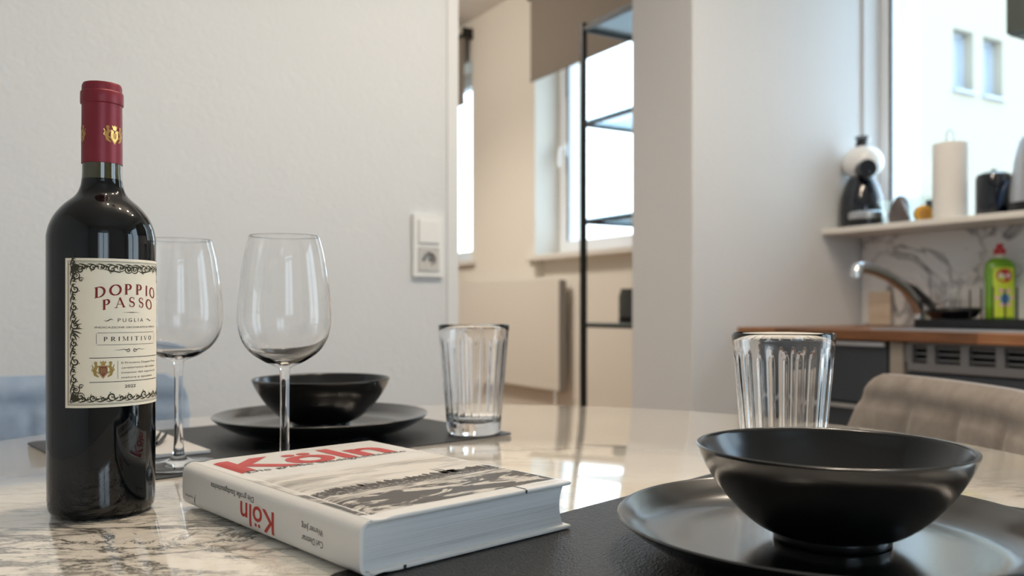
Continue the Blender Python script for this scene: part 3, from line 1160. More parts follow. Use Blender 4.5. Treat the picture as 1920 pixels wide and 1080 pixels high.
lb.grid(lambda i, j: soap_map(-0.032 + 0.064 * i, 0.03 + 0.15 * j), 16, 6)
lbo = lb.build('front_label', pm('lime_label', rgb(206, 224, 60), 0.4), ds, smooth=True)
k = Ink()
k.disc(0, 0.155, 0.024, 0.021, n=28)
k.build('red_badge', M_RED, lambda x, y: soap_map(x, y, 0.0018), lbo)
k = Ink()
k.text('Pril', 0, 0.148, width=0.034, height=0.014, bold=0.02)
k.build('badge_lettering', pm('white_print', rgb(245, 245, 245), 0.4), lambda x, y: soap_map(x, y, 0.0024), lbo)
k = Ink()
k.disc(0.002, 0.085, 0.014, 0.016, n=20)
k.build('blue_droplet', pm('blue_print', rgb(70, 130, 190), 0.4), lambda x, y: soap_map(x, y, 0.0018), lbo)
k = Ink()
for a in range(6):
    k.disc(0.002 + 0.022 * math.cos(a * 1.05), 0.088 + 0.024 * math.sin(a * 1.05), 0.007, n=12)
k.build('flower_dots', pm('pale_pink_print', rgb(236, 190, 190), 0.4), lambda x, y: soap_map(x, y, 0.0016), lbo)

# ------------------------------------------------------------------ things on the stone ledge
LZ = 1.1775
FACE = math.radians(-31)      # object's -y towards the camera
cm = empty('coffee_machine', (-0.09, -0.069, LZ), FACE, 'white and black capsule coffee machine on the ledge beside the window frame', 'coffee machine', m=KM)
body = MB().lathe([(0, 0), (0.066, 0), (0.072, 0.02), (0.074, 0.06), (0.070, 0.11), (0.058, 0.15), (0.044, 0.178), (0, 0.185)], 40)
body.build('machine_body', M_GLOSSBLACK, cm, smooth=True)
MB().ell((0.004, 0.0, 0.232), (0.068, 0.072, 0.062), 32, 18).build('machine_head', pm('white_gloss', rgb(236, 236, 234), 0.15, coat=0.3), cm, smooth=True)
MB().grid(lambda i, j: ((0.077 - 0.012 * j) * math.cos(math.radians(-60 + 110 * i)) * (1 - 0.32 * j), (0.077 - 0.012 * j) * math.sin(math.radians(-60 + 110 * i)) * (1 - 0.32 * j), 0.03 + 0.15 * j), 14, 8).build('side_shell', pm('white_gloss_shell', rgb(238, 238, 238), 0.15), cm, smooth=True)
MB().tube([(-0.012, -0.05, 0.20), (-0.012, -0.085, 0.20)], [0.032, 0.03], 28).build('capsule_holder', M_GLOSSBLACK, cm, smooth=True)
MB().tube([(-0.012, -0.075, 0.165), (-0.012, -0.075, 0.19)], [0.008, 0.014], 14).build('coffee_outlet', M_BLACKPLASTIC, cm, smooth=True)
MB().tube([(-0.005, -0.01, 0.285), (-0.005, -0.015, 0.305), (-0.008, -0.02, 0.318)], [0.022, 0.017, 0.024], 16).build('lever', M_BLACKPLASTIC, cm, smooth=True)
MB().ell((0.012, 0.0, 0.312), (0.018, 0.018, 0.015)).build('lever_knob', M_WHITE, cm, smooth=True)
MB().lathe([(0, 0.03), (0.06, 0.03), (0.062, 0.034), (0.062, 0.052), (0.058, 0.056), (0, 0.056)], 36, (0, -0.035, 0)).build('drip_tray', M_STEEL, cm, smooth=True)
MB().lathe([(0, 0), (0.06, 0), (0.06, 0.0295), (0, 0.0295)], 36, (0, -0.035, 0)).build('tray_base', M_BLACKPLASTIC, cm, smooth=True)

# clear bin with coffee capsules
cb = empty('storage_bin', (-0.1, -0.252, LZ), 0, 'clear plastic bin between coffee machine and paper roll on the ledge', 'storage bin', m=KM)
f = MB()
f.box(-0.05, 0.05, -0.083, 0.083, 0, 0.003).box(-0.05, -0.047, -0.083, 0.083, 0.003, 0.088).box(0.047, 0.05, -0.083, 0.083, 0.003, 0.088).box(-0.047, 0.047, -0.083, -0.08, 0.003, 0.088).box(-0.047, 0.047, 0.08, 0.083, 0.003, 0.088)
f.build('bin_walls', M_PANE, cb)
random.seed(4)
bg_ = MB()


def crumple(i, j):
    a = 2 * math.pi * i
    rr = 0.03 * (1 + 0.18 * math.sin(3 * a + 4 * j) + 0.1 * math.sin(7 * a + 9 * j)) * (1.05 - 0.75 * j ** 3)
    return (rr * math.cos(a) * 0.9, rr * math.sin(a) * 1.1, 0.09 * j + 0.004 * math.sin(5 * a))


bg_.grid(crumple, 28, 10, cu=True)
bg_.add([(0, 0, 0.094)], [])
n_ = len(bg_.v) - 1
for i in range(28):
    bg_.f.append((i * 11 + 10, ((i + 1) % 28) * 11 + 10, n_))
o = bg_.build('coffee_bag', pm('brown_foil', rgb(86, 66, 62), 0.35), smooth=True)
tag(o, 'crumpled brown coffee bag inside the clear bin', 'coffee bag')
o.matrix_world = KM @ Matrix.Translation((-0.095, -0.222, LZ + 0.004))
oc = empty('orange_tin', (-0.085, -0.298, LZ + 0.004), FACE, 'round orange tin lying inside the clear bin', 'tin', m=KM)
q = MB().lathe([(0, -0.012), (0.0265, -0.012), (0.028, -0.009), (0.028, 0.009), (0.0265, 0.012), (0, 0.012)], 36).xf(Matrix.Translation((0, 0, 0.0285)) @ Matrix.Rotation(math.radians(90), 4, 'X'))
q.build('tin_body', pm('orange_lacquer', rgb(246, 178, 24), 0.35), oc, smooth=True)
MB().lathe([(0, 0), (0.019, 0), (0.019, 0.0008), (0, 0.0008)], 30).xf(Matrix.Translation((0, -0.0122, 0.0285)) @ Matrix.Rotation(math.radians(90), 4, 'X')).build('lid_ring', pm('deep_orange', rgb(206, 138, 30), 0.4), oc, smooth=True)
o = MB().box(-0.016, 0.016, -0.02, 0.02, 0, 0.075).build('coffee_packet', pm('dark_blue_packet', rgb(44, 54, 76), 0.4), bevel=0.004)
tag(o, 'dark blue packet behind the orange tin inside the clear bin', 'packet')
o.matrix_world = KM @ Matrix.Translation((-0.073 + 0.024, -0.312, LZ + 0.004)) @ Matrix.Rotation(0.2, 4, 'Z')

# paper towel roll on its holder
pr = empty('paper_towel_holder', (-0.085, -0.392, LZ), FACE, 'tall white paper towel roll on a wire holder in front of the kitchen window', 'paper towel', m=KM)
MB().lathe([(0, 0), (0.053, 0), (0.053, 0.004), (0, 0.006)], 36).build('holder_base', M_STEEL, pr, smooth=True)
M_PAPER = pm('white_paper_towel', rgb(232, 228, 222), 0.95, spec=0.1)
t = NT(M_PAPER)
t.bump(t.noise(t.coord(scale=(1, 1, 1)), 160, 3), 0.4, 0.001)
MB().lathe([(0.018, 0.007), (0.050, 0.007), (0.051, 0.01), (0.051, 0.242), (0.05, 0.246), (0.018, 0.246), (0.018, 0.007)], 48).build('paper_roll', M_PAPER, pr, smooth=True)
MB().tube([(-0.012, 0, 0.005), (-0.012, 0, 0.27), (-0.009, 0, 0.285), (0, 0, 0.291), (0.009, 0, 0.285), (0.012, 0, 0.27), (0.012, 0, 0.005)], 0.002, 8).build('wire_loop', M_STEEL, pr, smooth=True)

# dark jug
jg = empty('coffee_pot', (-0.085, -0.532, LZ), FACE, 'dark blue black lidded pot with side handle next to the paper roll', 'pot', m=KM)
MB().lathe([(0, 0), (0.047, 0), (0.05, 0.006), (0.05, 0.118), (0.046, 0.128), (0.0, 0.13)], 40).build('pot_body', M_GLOSSBLACK, jg, smooth=True)
MB().lathe([(0, 0.130), (0.044, 0.130), (0.03, 0.137), (0.008, 0.139), (0.008, 0.146), (0, 0.147)], 32).build('pot_lid', M_GLOSSBLACK, jg, smooth=True)
MB().tube([(0.01, -0.048, 0.102), (0.0, -0.075, 0.098), (-0.018, -0.082, 0.07), (-0.02, -0.07, 0.035), (-0.012, -0.045, 0.025)], 0.006, 10).build('handle', pm('blue_black_plastic', rgb(30, 52, 84), 0.2), jg, smooth=True)
# kettle
kt = empty('water_kettle', (-0.12, -0.685, LZ), FACE, 'silver water kettle on a black base beside the dark lidded pot', 'kettle', m=KM)
MB().lathe([(0, 0.028), (0.076, 0.028), (0.076, 0.05), (0.066, 0.15), (0.055, 0.2), (0.045, 0.218), (0, 0.225)], 44).build('kettle_body', M_STEEL, kt, smooth=True)
MB().lathe([(0, 0), (0.078, 0), (0.078, 0.0275), (0, 0.0275)], 40).build('kettle_base', M_BLACKPLASTIC, kt, smooth=True)
MB().tube([(0.05, 0, 0.205), (0.1, 0, 0.2), (0.112, 0, 0.15), (0.1, 0, 0.09), (0.07, 0, 0.07)], 0.01, 12).build('kettle_handle', M_BLACKPLASTIC, kt, smooth=True)
MB().ell((0, 0, 0.228), (0.012, 0.012, 0.01)).build('lid_knob', M_BLACKPLASTIC, kt, smooth=True)

# ------------------------------------------------------------------ dining table
TZ = 0.75
TX, TY, TR = -0.0431, 0.7874, 0.586
tb = empty('dining_table', (TX, TY, 0), 0, 'round dining table with polished white marble top and brown black veins', 'table')
prof = [(0, TZ - 0.02), (TR - 0.006, TZ - 0.02), (TR - 0.001, TZ - 0.016), (TR, TZ - 0.006), (TR - 0.002, TZ - 0.0015), (TR - 0.006, TZ), (0, TZ)]
top = MB().lathe([(r_, z_ - TZ) for r_, z_ in prof], 160).build('tabletop', M_MARBLE, tb, smooth=True)
top.location = (0, 0, TZ)
MB().lathe([(0.05, 0.03), (0.045, 0.3), (0.06, 0.68), (0.16, 0.728), (0.16, 0.729), (0, 0.729)], 40).build('pedestal', M_BLACKMETAL, tb, smooth=True)
MB().lathe([(0, 0), (0.28, 0), (0.28, 0.012), (0.06, 0.03), (0, 0.03)], 60).build('base_plate', M_BLACKMETAL, tb, smooth=True)


def placemat(corner, a_ang, la, b_ang, lb_, label):
    """corner, then sides la along a_ang and lb_ along b_ang (degrees)"""
    a = Vector((math.cos(math.radians(a_ang)), math.sin(math.radians(a_ang))))
    b = Vector((math.cos(math.radians(b_ang)), math.sin(math.radians(b_ang))))
    c = Vector(corner) + a * la / 2 + b * lb_ / 2
    mb = MB()
    rr = 0.012
    pts = []
    hx, hy = la / 2, lb_ / 2
    for cx, cy, s0 in ((hx - rr, hy - rr, 0), (-hx + rr, hy - rr, 90), (-hx + rr, -hy + rr, 180), (hx - rr, -hy + rr, 270)):
        pts += arc(cx, cy, rr, rr, s0, s0 + 90, 6)
    n = len(pts)
    mb.v = [(x, y, 0.0002) for x, y in pts] + [(x, y, 0.0012) for x, y in pts] + [(x * 0.998, y * 0.998, 0.0015) for x, y in pts]
    mb.f = [tuple(range(n))[::-1], tuple(range(2 * n, 3 * n))]
    for k in range(2):
        for i in range(n):
            j = (i + 1) % n
            mb.f.append((k * n + i, k * n + j, (k + 1) * n + j, (k + 1) * n + i))
    o = mb.build('placemat', M_LEATHER)
    flip = a.x * b.y - a.y * b.x
    o.location = (c.x, c.y, TZ)
    o.rotation_euler = (0, 0, math.radians(a_ang))
    return tag(o, label, 'placemat', 'black leather placemats')


placemat((0.004, 1.046), 221.3, 0.46, 131.3, 0.31, 'black leather placemat lying under the bowl farther from the book, at the wall side')
placemat((0.209, 0.820), 226.5, 0.46, -43.5, 0.33, 'black leather placemat partly under the book and the bowl nearest the kitchen')

# plates and bowls


def smooth_prof(pts, n=6):
    out = []
    P = [pts[0]] + pts + [pts[-1]]
    for i in range(1, len(P) - 2):
        p0, p1, p2, p3 = P[i - 1], P[i], P[i + 1], P[i + 2]
        for k in range(n):
            t = k / n
            out.append(tuple(0.5 * ((2 * p1[a]) + (-p0[a] + p2[a]) * t + (2 * p0[a] - 5 * p1[a] + 4 * p2[a] - p3[a]) * t * t + (-p0[a] + 3 * p1[a] - 3 * p2[a] + p3[a]) * t ** 3) for a in (0, 1)))
    out.append(pts[-1])
    return out


def plate(loc, label):
    outer = smooth_prof([(0.078, 0.003), (0.098, 0.0065), (0.115, 0.0145), (0.1255, 0.0225)])
    inner = smooth_prof([(0.1245, 0.0243), (0.117, 0.0195), (0.108, 0.0135), (0.096, 0.0098), (0.078, 0.0090)])
    prof = [(0, 0.003), (0.070, 0.003), (0.072, 0.0), (0.077, 0.0)] + outer + [(0.1263, 0.0238), (0.1255, 0.0247)] + inner + [(0.0, 0.0090)]
    o = MB().lathe(prof, 128).build('dinner_plate', M_PLATE, smooth=True, auto=50)
    o.location = loc
    return tag(o, label, 'plate', 'black dinner plates')


def bowl(loc, label):
    outer = smooth_prof([(0.0345, 0.0052), (0.0436, 0.0088), (0.0543, 0.0170), (0.0637, 0.0272), (0.0712, 0.0375), (0.0770, 0.0475), (0.0806, 0.0560)])
    inner = smooth_prof([(0.0775, 0.0562), (0.0735, 0.0470), (0.0672, 0.0365), (0.0590, 0.0262), (0.0480, 0.0165), (0.030, 0.0085), (0.010, 0.0062)])
    prof = [(0, 0.002), (0.029, 0.002), (0.030, 0.0), (0.0336, 0.0), (0.0342, 0.0006)] + outer + [(0.0808, 0.0572), (0.0798, 0.0578), (0.0785, 0.0574)] + inner + [(0, 0.006)]
    o = MB().lathe(prof, 128).build('cereal_bowl', M_CERAMIC, smooth=True, auto=50)
    o.location = loc
    return tag(o, label, 'bowl', 'black bowls on plates')


MATZ = TZ + 0.0016
plate((0.191, 0.527, MATZ), 'matte black dinner plate holding the bowl nearest the kitchen, overlapping the book side mat')
plate((-0.2275, 1.0415, MATZ), 'matte black dinner plate on the mat near the wall, behind the wine glasses')
bowl((0.1945, 0.529, MATZ + 0.0092), 'matte black bowl in front of a ribbed tumbler and the grey brown chair')
bowl((-0.228, 1.041, MATZ + 0.0092), 'matte black bowl seen behind the stem of a wine glass')

# ribbed tumblers


def tumbler(loc, label):
    H = 0.1305
    r0, r1 = 0.0318, 0.0431
    seg = 24 * 14

    def rib(r, z, t):
        if r < 0.01:
            return r
        k = min(1, max(0, (z - 0.012) / 0.012)) * min(1, max(0, (H - 0.016 - z) / 0.005))
        ph_ = (24 * t / (2 * math.pi)) % 1.0
        d_ = min(ph_, 1 - ph_)
        return r - 0.0009 * k * math.exp(-(d_ / 0.12) ** 2)

    def ro(z):
        return r0 + (r1 - r0) * z / H
    prof = [(0, 0.0015), (r0 - 0.006, 0.0012), (r0 - 0.004, 0.0), (r0 - 0.0015, 0.0006), (r0, 0.003)]
    prof += [(ro(z), z) for z in (0.008, 0.014, 0.018, 0.024, 0.04, 0.06, 0.08, 0.1, 0.108, 0.1115, 0.1145, 0.118, 0.124)]
    prof += [(ro(H) - 0.0003, H - 0.0012), (ro(H) - 0.0012, H), (ro(H) - 0.0022, H - 0.001)]
    inner = [(ro(z) - 0.0026, z) for z in (0.124, 0.118, 0.1, 0.08, 0.06, 0.04, 0.024, 0.0175)]
    nr = len(prof)
    mb = MB().lathe(prof, seg, rf=rib)
    # the inside wall is smooth
    m2 = MB().lathe([prof[-1]] + inner + [(r0 - 0.008, 0.0140), (0, 0.0135)], seg)
    mb.add(m2.v, m2.f)
    o = mb.build('ribbed_tumbler', M_GLASS, smooth=True, auto=60)
    bm_merge(o)
    o.location = loc
    return tag(o, label, 'drinking glass', 'ribbed glass tumblers')


def bm_merge(o, d=1e-5):
    import bmesh
    bm = bmesh.new()
    bm.from_mesh(o.data)
    bmesh.ops.remove_doubles(bm, verts=bm.verts, dist=d)
    bmesh.ops.recalc_face_normals(bm, faces=bm.faces)
    bm.to_mesh(o.data)
    bm.free()


tumbler((0.232, 0.744, TZ + 0.0002), 'clear ribbed tumbler standing behind the bowl nearest the kitchen')
tumbler((-0.0460, 1.0466, MATZ), 'clear ribbed tumbler on the corner of the mat near the wall')


# wine glasses
def wine_glass(loc, label):
    r = empty('wine_glass', loc, 0, label, 'wine glass', 'stemmed wine glasses')
    J1, J2 = (0.0052, 0.0995), (0.0062, 0.010)
    bo = smooth_prof([J1, (0.0095, 0.1012), (0.0185, 0.1056), (0.0290, 0.1130), (0.0362, 0.1232), (0.0395, 0.1350), (0.0402, 0.1460), (0.0393, 0.1620), (0.0372, 0.1800), (0.0340, 0.2000), (0.0302, 0.2148)], 7)
    bi = smooth_prof([(0.0296, 0.2148), (0.0334, 0.2000), (0.0366, 0.1800), (0.0387, 0.1620), (0.0396, 0.1460), (0.0390, 0.1352), (0.0355, 0.1242), (0.0281, 0.1146), (0.0178, 0.1082), (0.0080, 0.1058)], 7)
    prof = bo + [(0.0299, 0.2152)] + bi + [(0, 0.1053)]
    MB().lathe(prof, 96).build('glass_bowl', M_WINEGLASS, r, smooth=True, auto=80)
    st = smooth_prof([J2, (0.0048, 0.016), (0.0041, 0.03), (0.0039, 0.055), (0.0040, 0.085), (0.0044, 0.095), J1], 6)
    MB().lathe(st, 48).build('stem', M_WINEGLASS, r, smooth=True, auto=80)
    ft = [(0, 0.0003), (0.036, 0.0003), (0.0388, 0.0008), (0.0392, 0.0014), (0.0386, 0.0021)] + smooth_prof([(0.036, 0.0025), (0.026, 0.0036), (0.014, 0.0056), (0.0085, 0.0078), J2], 5)
    MB().lathe(ft, 96).build('foot', M_WINEGLASS, r, smooth=True, auto=80)
    return r


wine_glass((-0.1998, 0.7640, TZ), 'stemmed wine glass standing directly behind the book')
wine_glass((-0.3169, 0.8264, MATZ), 'stemmed wine glass partly hidden behind the wine bottle, foot on the mat')

# ------------------------------------------------------------------ wine bottle
BX, BY = -0.3071, 0.6513
toCam = math.atan2(-BY, -BX)
bt = empty('wine_bottle', (BX, BY, TZ + 0.0002), 0, 'full red wine bottle with red capsule and cream ornamental label', 'wine bottle')
R0 = 0.0375
body = [(0, 0.004), (0.022, 0.002), (0.031, 0.0), (0.0345, 0.0012), (0.0364, 0.005), (0.037, 0.012), (0.0372, 0.05), (R0, 0.10), (R0, 0.198)]
body += smooth_prof([(R0, 0.2045), (0.0358, 0.2123), (0.0322, 0.2202), (0.0262, 0.2279), (0.0182, 0.2352), (0.0150, 0.2415), (0.0139, 0.2475)], 6)[0:]
MB().lathe(body, 96).build('bottle_glass', M_BOTTLE, bt, smooth=True, auto=60)
MB().lathe([(0.0139, 0.2475), (0.0136, 0.252), (0.0136, 0.262)], 64).build('bottle_neck', M_NECK, bt, smooth=True)
cap = [(0.0137, 0.2590), (0.01415, 0.2590), (0.0140, 0.29), (0.0139, 0.303)] + [(0.0147, 0.3035), (0.0149, 0.3045), (0.0149, 0.3118), (0.0145, 0.3126), (0.0139, 0.3130), (0.0138, 0.3168), (0.0130, 0.3188), (0, 0.3194)]
cp = MB().lathe(cap, 96).build('capsule', M_CAPSULE, bt, smooth=True, auto=30)


def around(phi_c, r):
    """maps flat label millimetres (x right, y up from the bottle base) onto the cylinder; phi_c measured from the camera side"""
    def fn(x, y):
        p = math.radians(phi_c) + x * 0.001 / 0.0375
        a = toCam + p
        return (r * math.cos(a), r * math.sin(a), y * 0.001)
    return fn


def around_cap(phi_c, r):
    def fn(x, y):
        a = toCam + math.radians(phi_c) + x * 0.001 / 0.0141
        return (r * math.cos(a), r * math.sin(a), y * 0.001)
    return fn


LC = 31.0            # label centre, degrees round from the camera side
LT, LB_ = 187.0, 81.0
LH = LT - LB_
HW = 45.6
fm = around(LC, 0.03765)
lab = MB()
lab.grid(lambda i, j: fm(-HW + 2 * HW * i, LB_ + LH * j), 48, 2)
lab.grid(lambda i, j: around(LC, 0.03752)(-HW + 2 * HW * i, LB_ + LH * j), 48, 2, flip=True)
lb = lab.build('label', M_LABEL, bt, smooth=True)
lb['label'] = 'cream paper label with dark scrollwork border'


def LV(v):
    return LT - v


ink = Ink()
serif_word(ink, 'DOPPIO', 0, LV(25.6), 7.6, 51, arch=3.0, gap=0.2)
serif_word(ink, 'PASSO', 0, LV(34.6), 7.2, 41, arch=2.4, gap=0.22)
ink.build('title_lettering', M_INKRED, around(LC, 0.03782), lb)
ink = Ink()
ink.ribbon([(-7, LV(38.6)), (-3, LV(38.5)), (0, LV(38.5)), (3, LV(38.5)), (7, LV(38.6))], [0.05, 0.3, 0.55, 0.3, 0.05])
ink.text('P U G L I A', 0, LV(45.3), width=20, height=2.7)
ink.text('INDICAZIONE GEOGRAFICA TIPICA', 0, LV(49.8), width=50, height=1.35)
serif_word(ink, 'PRIMITIVO', 0, LV(58.9), 3.0, 39, gap=0.35)
for d in (-1, 1):
    ink.ribbon([(d * 13, LV(44)), (d * 14.5, LV(43.2)), (d * 16, LV(44)), (d * 17.5, LV(44.8)), (d * 19, LV(44))], [0.1, 0.5, 0.7, 0.5, 0.1])
    ink.line(d * 24, LV(53.6), d * 24, LV(61.0), 0.25)
    ink.ribbon([(d * 3, LV(65.6)), (d * 6, LV(65)), (d * 9, LV(65.4)), (d * 12, LV(65.4))], [0.6, 0.4, 0.3, 0.1])
    ink.spiral(d * 2.6, LV(65.6), 1.5, 1.2, 0 if d > 0 else math.pi, -d, 0.35)
for v in (53.0, 61.6):
    ink.line(-23.3, LV(v), 23.3, LV(v), 0.28, 20)
for v in (70.8, 88.0):
    ink.line(-28.5, LV(v), 30, LV(v), 0.42, 24)
ink.line(-10, LV(73), -10, LV(86), 0.22)
for i, tx in enumerate(('Il Primitivo Doppio Passo', 'caratterizzato dal colore', 'intenso del sapore di', 'mature e speziate')):
    ink.text(tx, -7.5, LV(75.4 + 3.5 * i), width=(34, 32, 33, 28)[i], height=1.5, align='L')
ink.text('2022', -1, LV(92.7), width=8.4, height=2.2, bold=0.01)
ink.build('small_lettering', M_INK2, around(LC, 0.03782), lb)
# scrollwork border
ink = Ink()
i0, i1, j0, j1 = -HW + 2.2, HW - 2.2, LB_ + 2.2, LT - 2.2
for k, w_ in ((0, 0.35), (0.9, 0.2)):
    ink.line(i0 + k, j0 + k, i1 - k, j0 + k, w_, 40)
    ink.line(i0 + k, j1 - k, i1 - k, j1 - k, w_, 40)
    ink.line(i0 + k, j0 + k, i0 + k, j1 - k, w_, 4)
    ink.line(i1 - k, j0 + k, i1 - k, j1 - k, w_, 4)
random.seed(11)


def scroll_run(x0, y0, dx, dy, nx, ny, L, step):
    """scrolling vine along an edge: (dx,dy) along, (nx,ny) inwards; C scrolls of changing size with acanthus leaves"""
    def at(s_, o_):
        return (x0 + dx * s_ + nx * o_, y0 + dy * s_ + ny * o_)
    s_ = step * 0.6
    i = 0
    while s_ < L:
        r_ = (2.7, 1.5, 2.0, 1.3)[i % 4]
        o_ = 1.6 + r_
        d_ = 1 if i % 2 else -1
        hand = d_ * (1 if dx * ny - dy * nx > 0 else -1)
        a0 = math.atan2(-ny - dy * d_ * 0.8, -nx - dx * d_ * 0.8)
        c = at(s_, o_)
        ink.spiral(c[0], c[1], r_, 1.35, a0, hand, 0.75)
        # stem joining to the next scroll
        ink.ribbon([at(s_ - step * 0.7, 1.3), at(s_ - step * 0.3, 1.0), at(s_, 1.3), at(s_ + step * 0.35, 2.1), at(s_ + step * 0.6, 3.2)], [0.15, 0.8, 0.95, 0.6, 0.15])
        for q in range(4):
            aa = math.atan2(ny, nx) + (q - 1.5) * 0.55 * d_ + random.uniform(-0.2, 0.2)
            p = at(s_ + step * 0.42, 1.8)
            ink.leaf(p[0], p[1], aa, 2.2 + 1.3 * (q % 2), 1.1)
        p = at(s_ - step * 0.25, o_ + r_ * 0.9)
        ink.leaf(p[0], p[1], math.atan2(ny + dy, nx + dx), 1.6, 0.8)
        s_ += step
        i += 1


scroll_run(i0 + 1, j1 - 1, 1, 0, 0, -1, 87, 6.2)
scroll_run(i0 + 1, j0 + 1, 1, 0, 0, 1, 87, 6.2)
scroll_run(i0 + 1, j0 + 1, 0, 1, 1, 0, 100, 6.4)
scroll_run(i1 - 1, j0 + 1, 0, 1, -1, 0, 100, 6.4)
for (cx, cy, sx_, sy_) in ((i0, j1, 1, -1), (i0, j0, 1, 1), (i1, j1, -1, -1), (i1, j0, -1, 1)):
    for k in range(9):
        a = k / 8 * math.pi / 2
        ink.leaf(cx + sx_ * 3, cy + sy_ * 3, math.atan2(sy_ * math.sin(a), sx_ * math.cos(a)), 5.5 + 1.5 * (k % 2), 2.2)
    ink.spiral(cx + sx_ * 9, cy + sy_ * 6, 2.6, 1.6, 0, sx_, 0.7)
    ink.spiral(cx + sx_ * 6, cy + sy_ * 10.5, 2.6, 1.6, math.pi / 2, -sx_, 0.7)
    ink.spiral(cx + sx_ * 9.5, cy + sy_ * 13, 1.6, 1.4, 0, sx_, 0.5)
for k in range(7):       # spray in the middle of each upright border
    a = (k - 3) * 0.36
    for sx_, cx in ((1, i0), (-1, i1)):
        ink.leaf(cx + sx_ * 4, (j0 + j1) / 2 + 3 + 4 * math.sin(a), math.atan2(math.sin(a), sx_ * math.cos(a)), 5 + 2 * math.cos(a), 1.4)
for d in (-1, 1):
    ink.spiral(d * 2.6, j1 - 5.4, 2.8, 1.7, 0 if d < 0 else math.pi, d, 0.7)
    ink.ribbon([(d * 5, j1 - 6), (d * 9, j1 - 7.5), (d * 14, j1 - 6.5), (d * 20, j1 - 5.5)], [0.3, 1.0, 0.9, 0.3])
ink.build('scroll_border', M_INK, around(LC, 0.03779), lb)
g1, g2 = Ink(), Ink()
crest(g1, g2, -19.6, LV(79.6), 14.5)
g2.build('crest_shield', M_INKBROWN, around(LC, 0.03779), lb)
g1.build('crest_figures', M_INKGOLD, around(LC, 0.03783), lb)
# gold crests round the capsule
for i, ph in enumerate((37, -83, 157)):
    g1, g2 = Ink(), Ink()
    crest(g1, g1, 0, 279.5, 16)
    g1.build('foil_crest', M_GOLD, around_cap(ph, 0.01428), cp)

# ------------------------------------------------------------------ the book
bk = empty('book', (-0.0818, 0.4808, MATZ + 0.0003), 0.7527 - 0.012, 'thick white hardcover book with red title and grey city photograph on the cover', 'book')
BW, BL, BT = 0.1655, 0.2465, 0.0322
CTK = 0.0028


def cover_section(u, z_top):
    return u


mb = MB()


def board(z0, z1, up):
    m = MB()
    nx_, ny_ = 26, 2
    # shallow hinge groove near the spine

    def zt(x):
        g = math.exp(-((x - 0.0125) / 0.0035) ** 2) * 0.0011
        return z1 - g if up else z1

    def zb(x):
        g = math.exp(-((x - 0.0125) / 0.0035) ** 2) * 0.0011
        return z0 if up else z0 + g
    xs = [0.004 + (BW - 0.004) * (i / nx_) ** 1.5 for i in range(nx_ + 1)]
    r_ = 0.0012
    sec = [(x, zt(x)) for x in xs[:-1]] + [(BW - r_, z1), (BW - 0.0003, z1 - 0.0004), (BW, (z0 + z1) / 2), (BW - 0.0003, z0 + 0.0004), (BW - r_, z0)] + [(x, zb(x)) for x in xs[:-1][::-1]]
    ys = [(0.0, 0.0012), (0.0004, 0.0003), (0.0012, 0.0), (BL - 0.0012, 0.0), (BL - 0.0004, 0.0003), (BL, 0.0012)]
    zc = (z0 + z1) / 2
    vs = []
    for y, ins in ys:
        for x, z in sec:
            vs.append((x, y, zc + (z - zc) * (1 - ins / 0.0014 * 0.75)))
    n = len(sec)
    fs = []
    for a in range(len(ys) - 1):
        for i in range(n):
            j = (i + 1) % n
            fs.append((a * n + i, a * n + j, (a + 1) * n + j, (a + 1) * n + i))
    fs.append(tuple(range(n))[::-1])
    fs.append(tuple((len(ys) - 1) * n + i for i in range(n)))
    m.v, m.f = vs, fs
    return m


def fix_normals(o):
    bm_merge(o, 1e-7)
    return o


front = fix_normals(board(BT - CTK, BT, True).build('front_cover', M_COVER, bk, smooth=True, auto=40))
back = fix_normals(board(0, CTK, False).build('back_cover', M_COVER, bk, smooth=True, auto=40))
# rounded spine


def spx(z):
    q = (z - BT / 2) / (BT / 2)
    return 0.0045 - 0.0075 * (1 - abs(q) ** 7)


def spine_pt(y, z, off=0.0):
    e = 1e-4
    dx = (spx(min(z + e, BT)) - spx(max(z - e, 0))) / (2 * e)
    n_ = Vector((-1, dx)).normalized()
    return (spx(z) + n_.x * off, y, z + n_.y * off)


sp = MB()
zs = [BT / 2 - BT / 2 * math.cos(math.pi * i / 28) for i in range(29)]
sec = [(spx(z), z) for z in zs]
inn = [(spx(z) + 0.0024, min(max(z, 0.0022), BT - 0.0022)) for z in zs[::-1]]
sec = sec + inn
n = len(sec)
sp.v = [(x, y, z) for y in (0.0, BL) for x, z in sec]
for i in range(n):
    j = (i + 1) % n
    sp.f.append((i, j, n + j, n + i))
for i in range(28):
    a, b, c, d = i, i + 1, n - 2 - i, n - 1 - i
    sp.f.append((a, b, c, d))
    sp.f.append((n + d, n + c, n + b, n + a))
spine = fix_normals(sp.build('spine', M_COVER, bk, smooth=True, auto=50))
# page block
pg = MB()
x0, x1, y0, y1, z0, z1 = 0.0, BW - 0.0045, 0.0035, BL - 0.0035, CTK, BT - CTK


def pgp(z):
    q = (z - BT / 2) / (BT / 2 - CTK)
    return -0.0018 * (1 - q ** 6), x1 - 0.0035 * (1 - q * q)


zz = [z0 + (z1 - z0) * i / 16 for i in range(17)]
sec = [(pgp(z)[1], z) for z in zz] + [(pgp(z)[0] + 0.001, z) for z in zz[::-1]]
n = len(sec)
pg.v = [(x, y, z) for y in (y0, y1) for x, z in sec]
for i in range(n):
    j = (i + 1) % n
    pg.f.append((i, j, n + j, n + i))
for i in range(16):
    a, b, c, d = i, i + 1, n - 2 - i, n - 1 - i
    pg.f.append((a, b, c, d))
    pg.f.append((n + d, n + c, n + b, n + a))
fix_normals(pg.build('page_block', M_PAGES, bk, smooth=True, auto=40))

# print on the front cover
ZP = BT + 0.00012


def gz(x):
    return BT - math.exp(-((x - 0.0125) / 0.0035) ** 2) * 0.0011


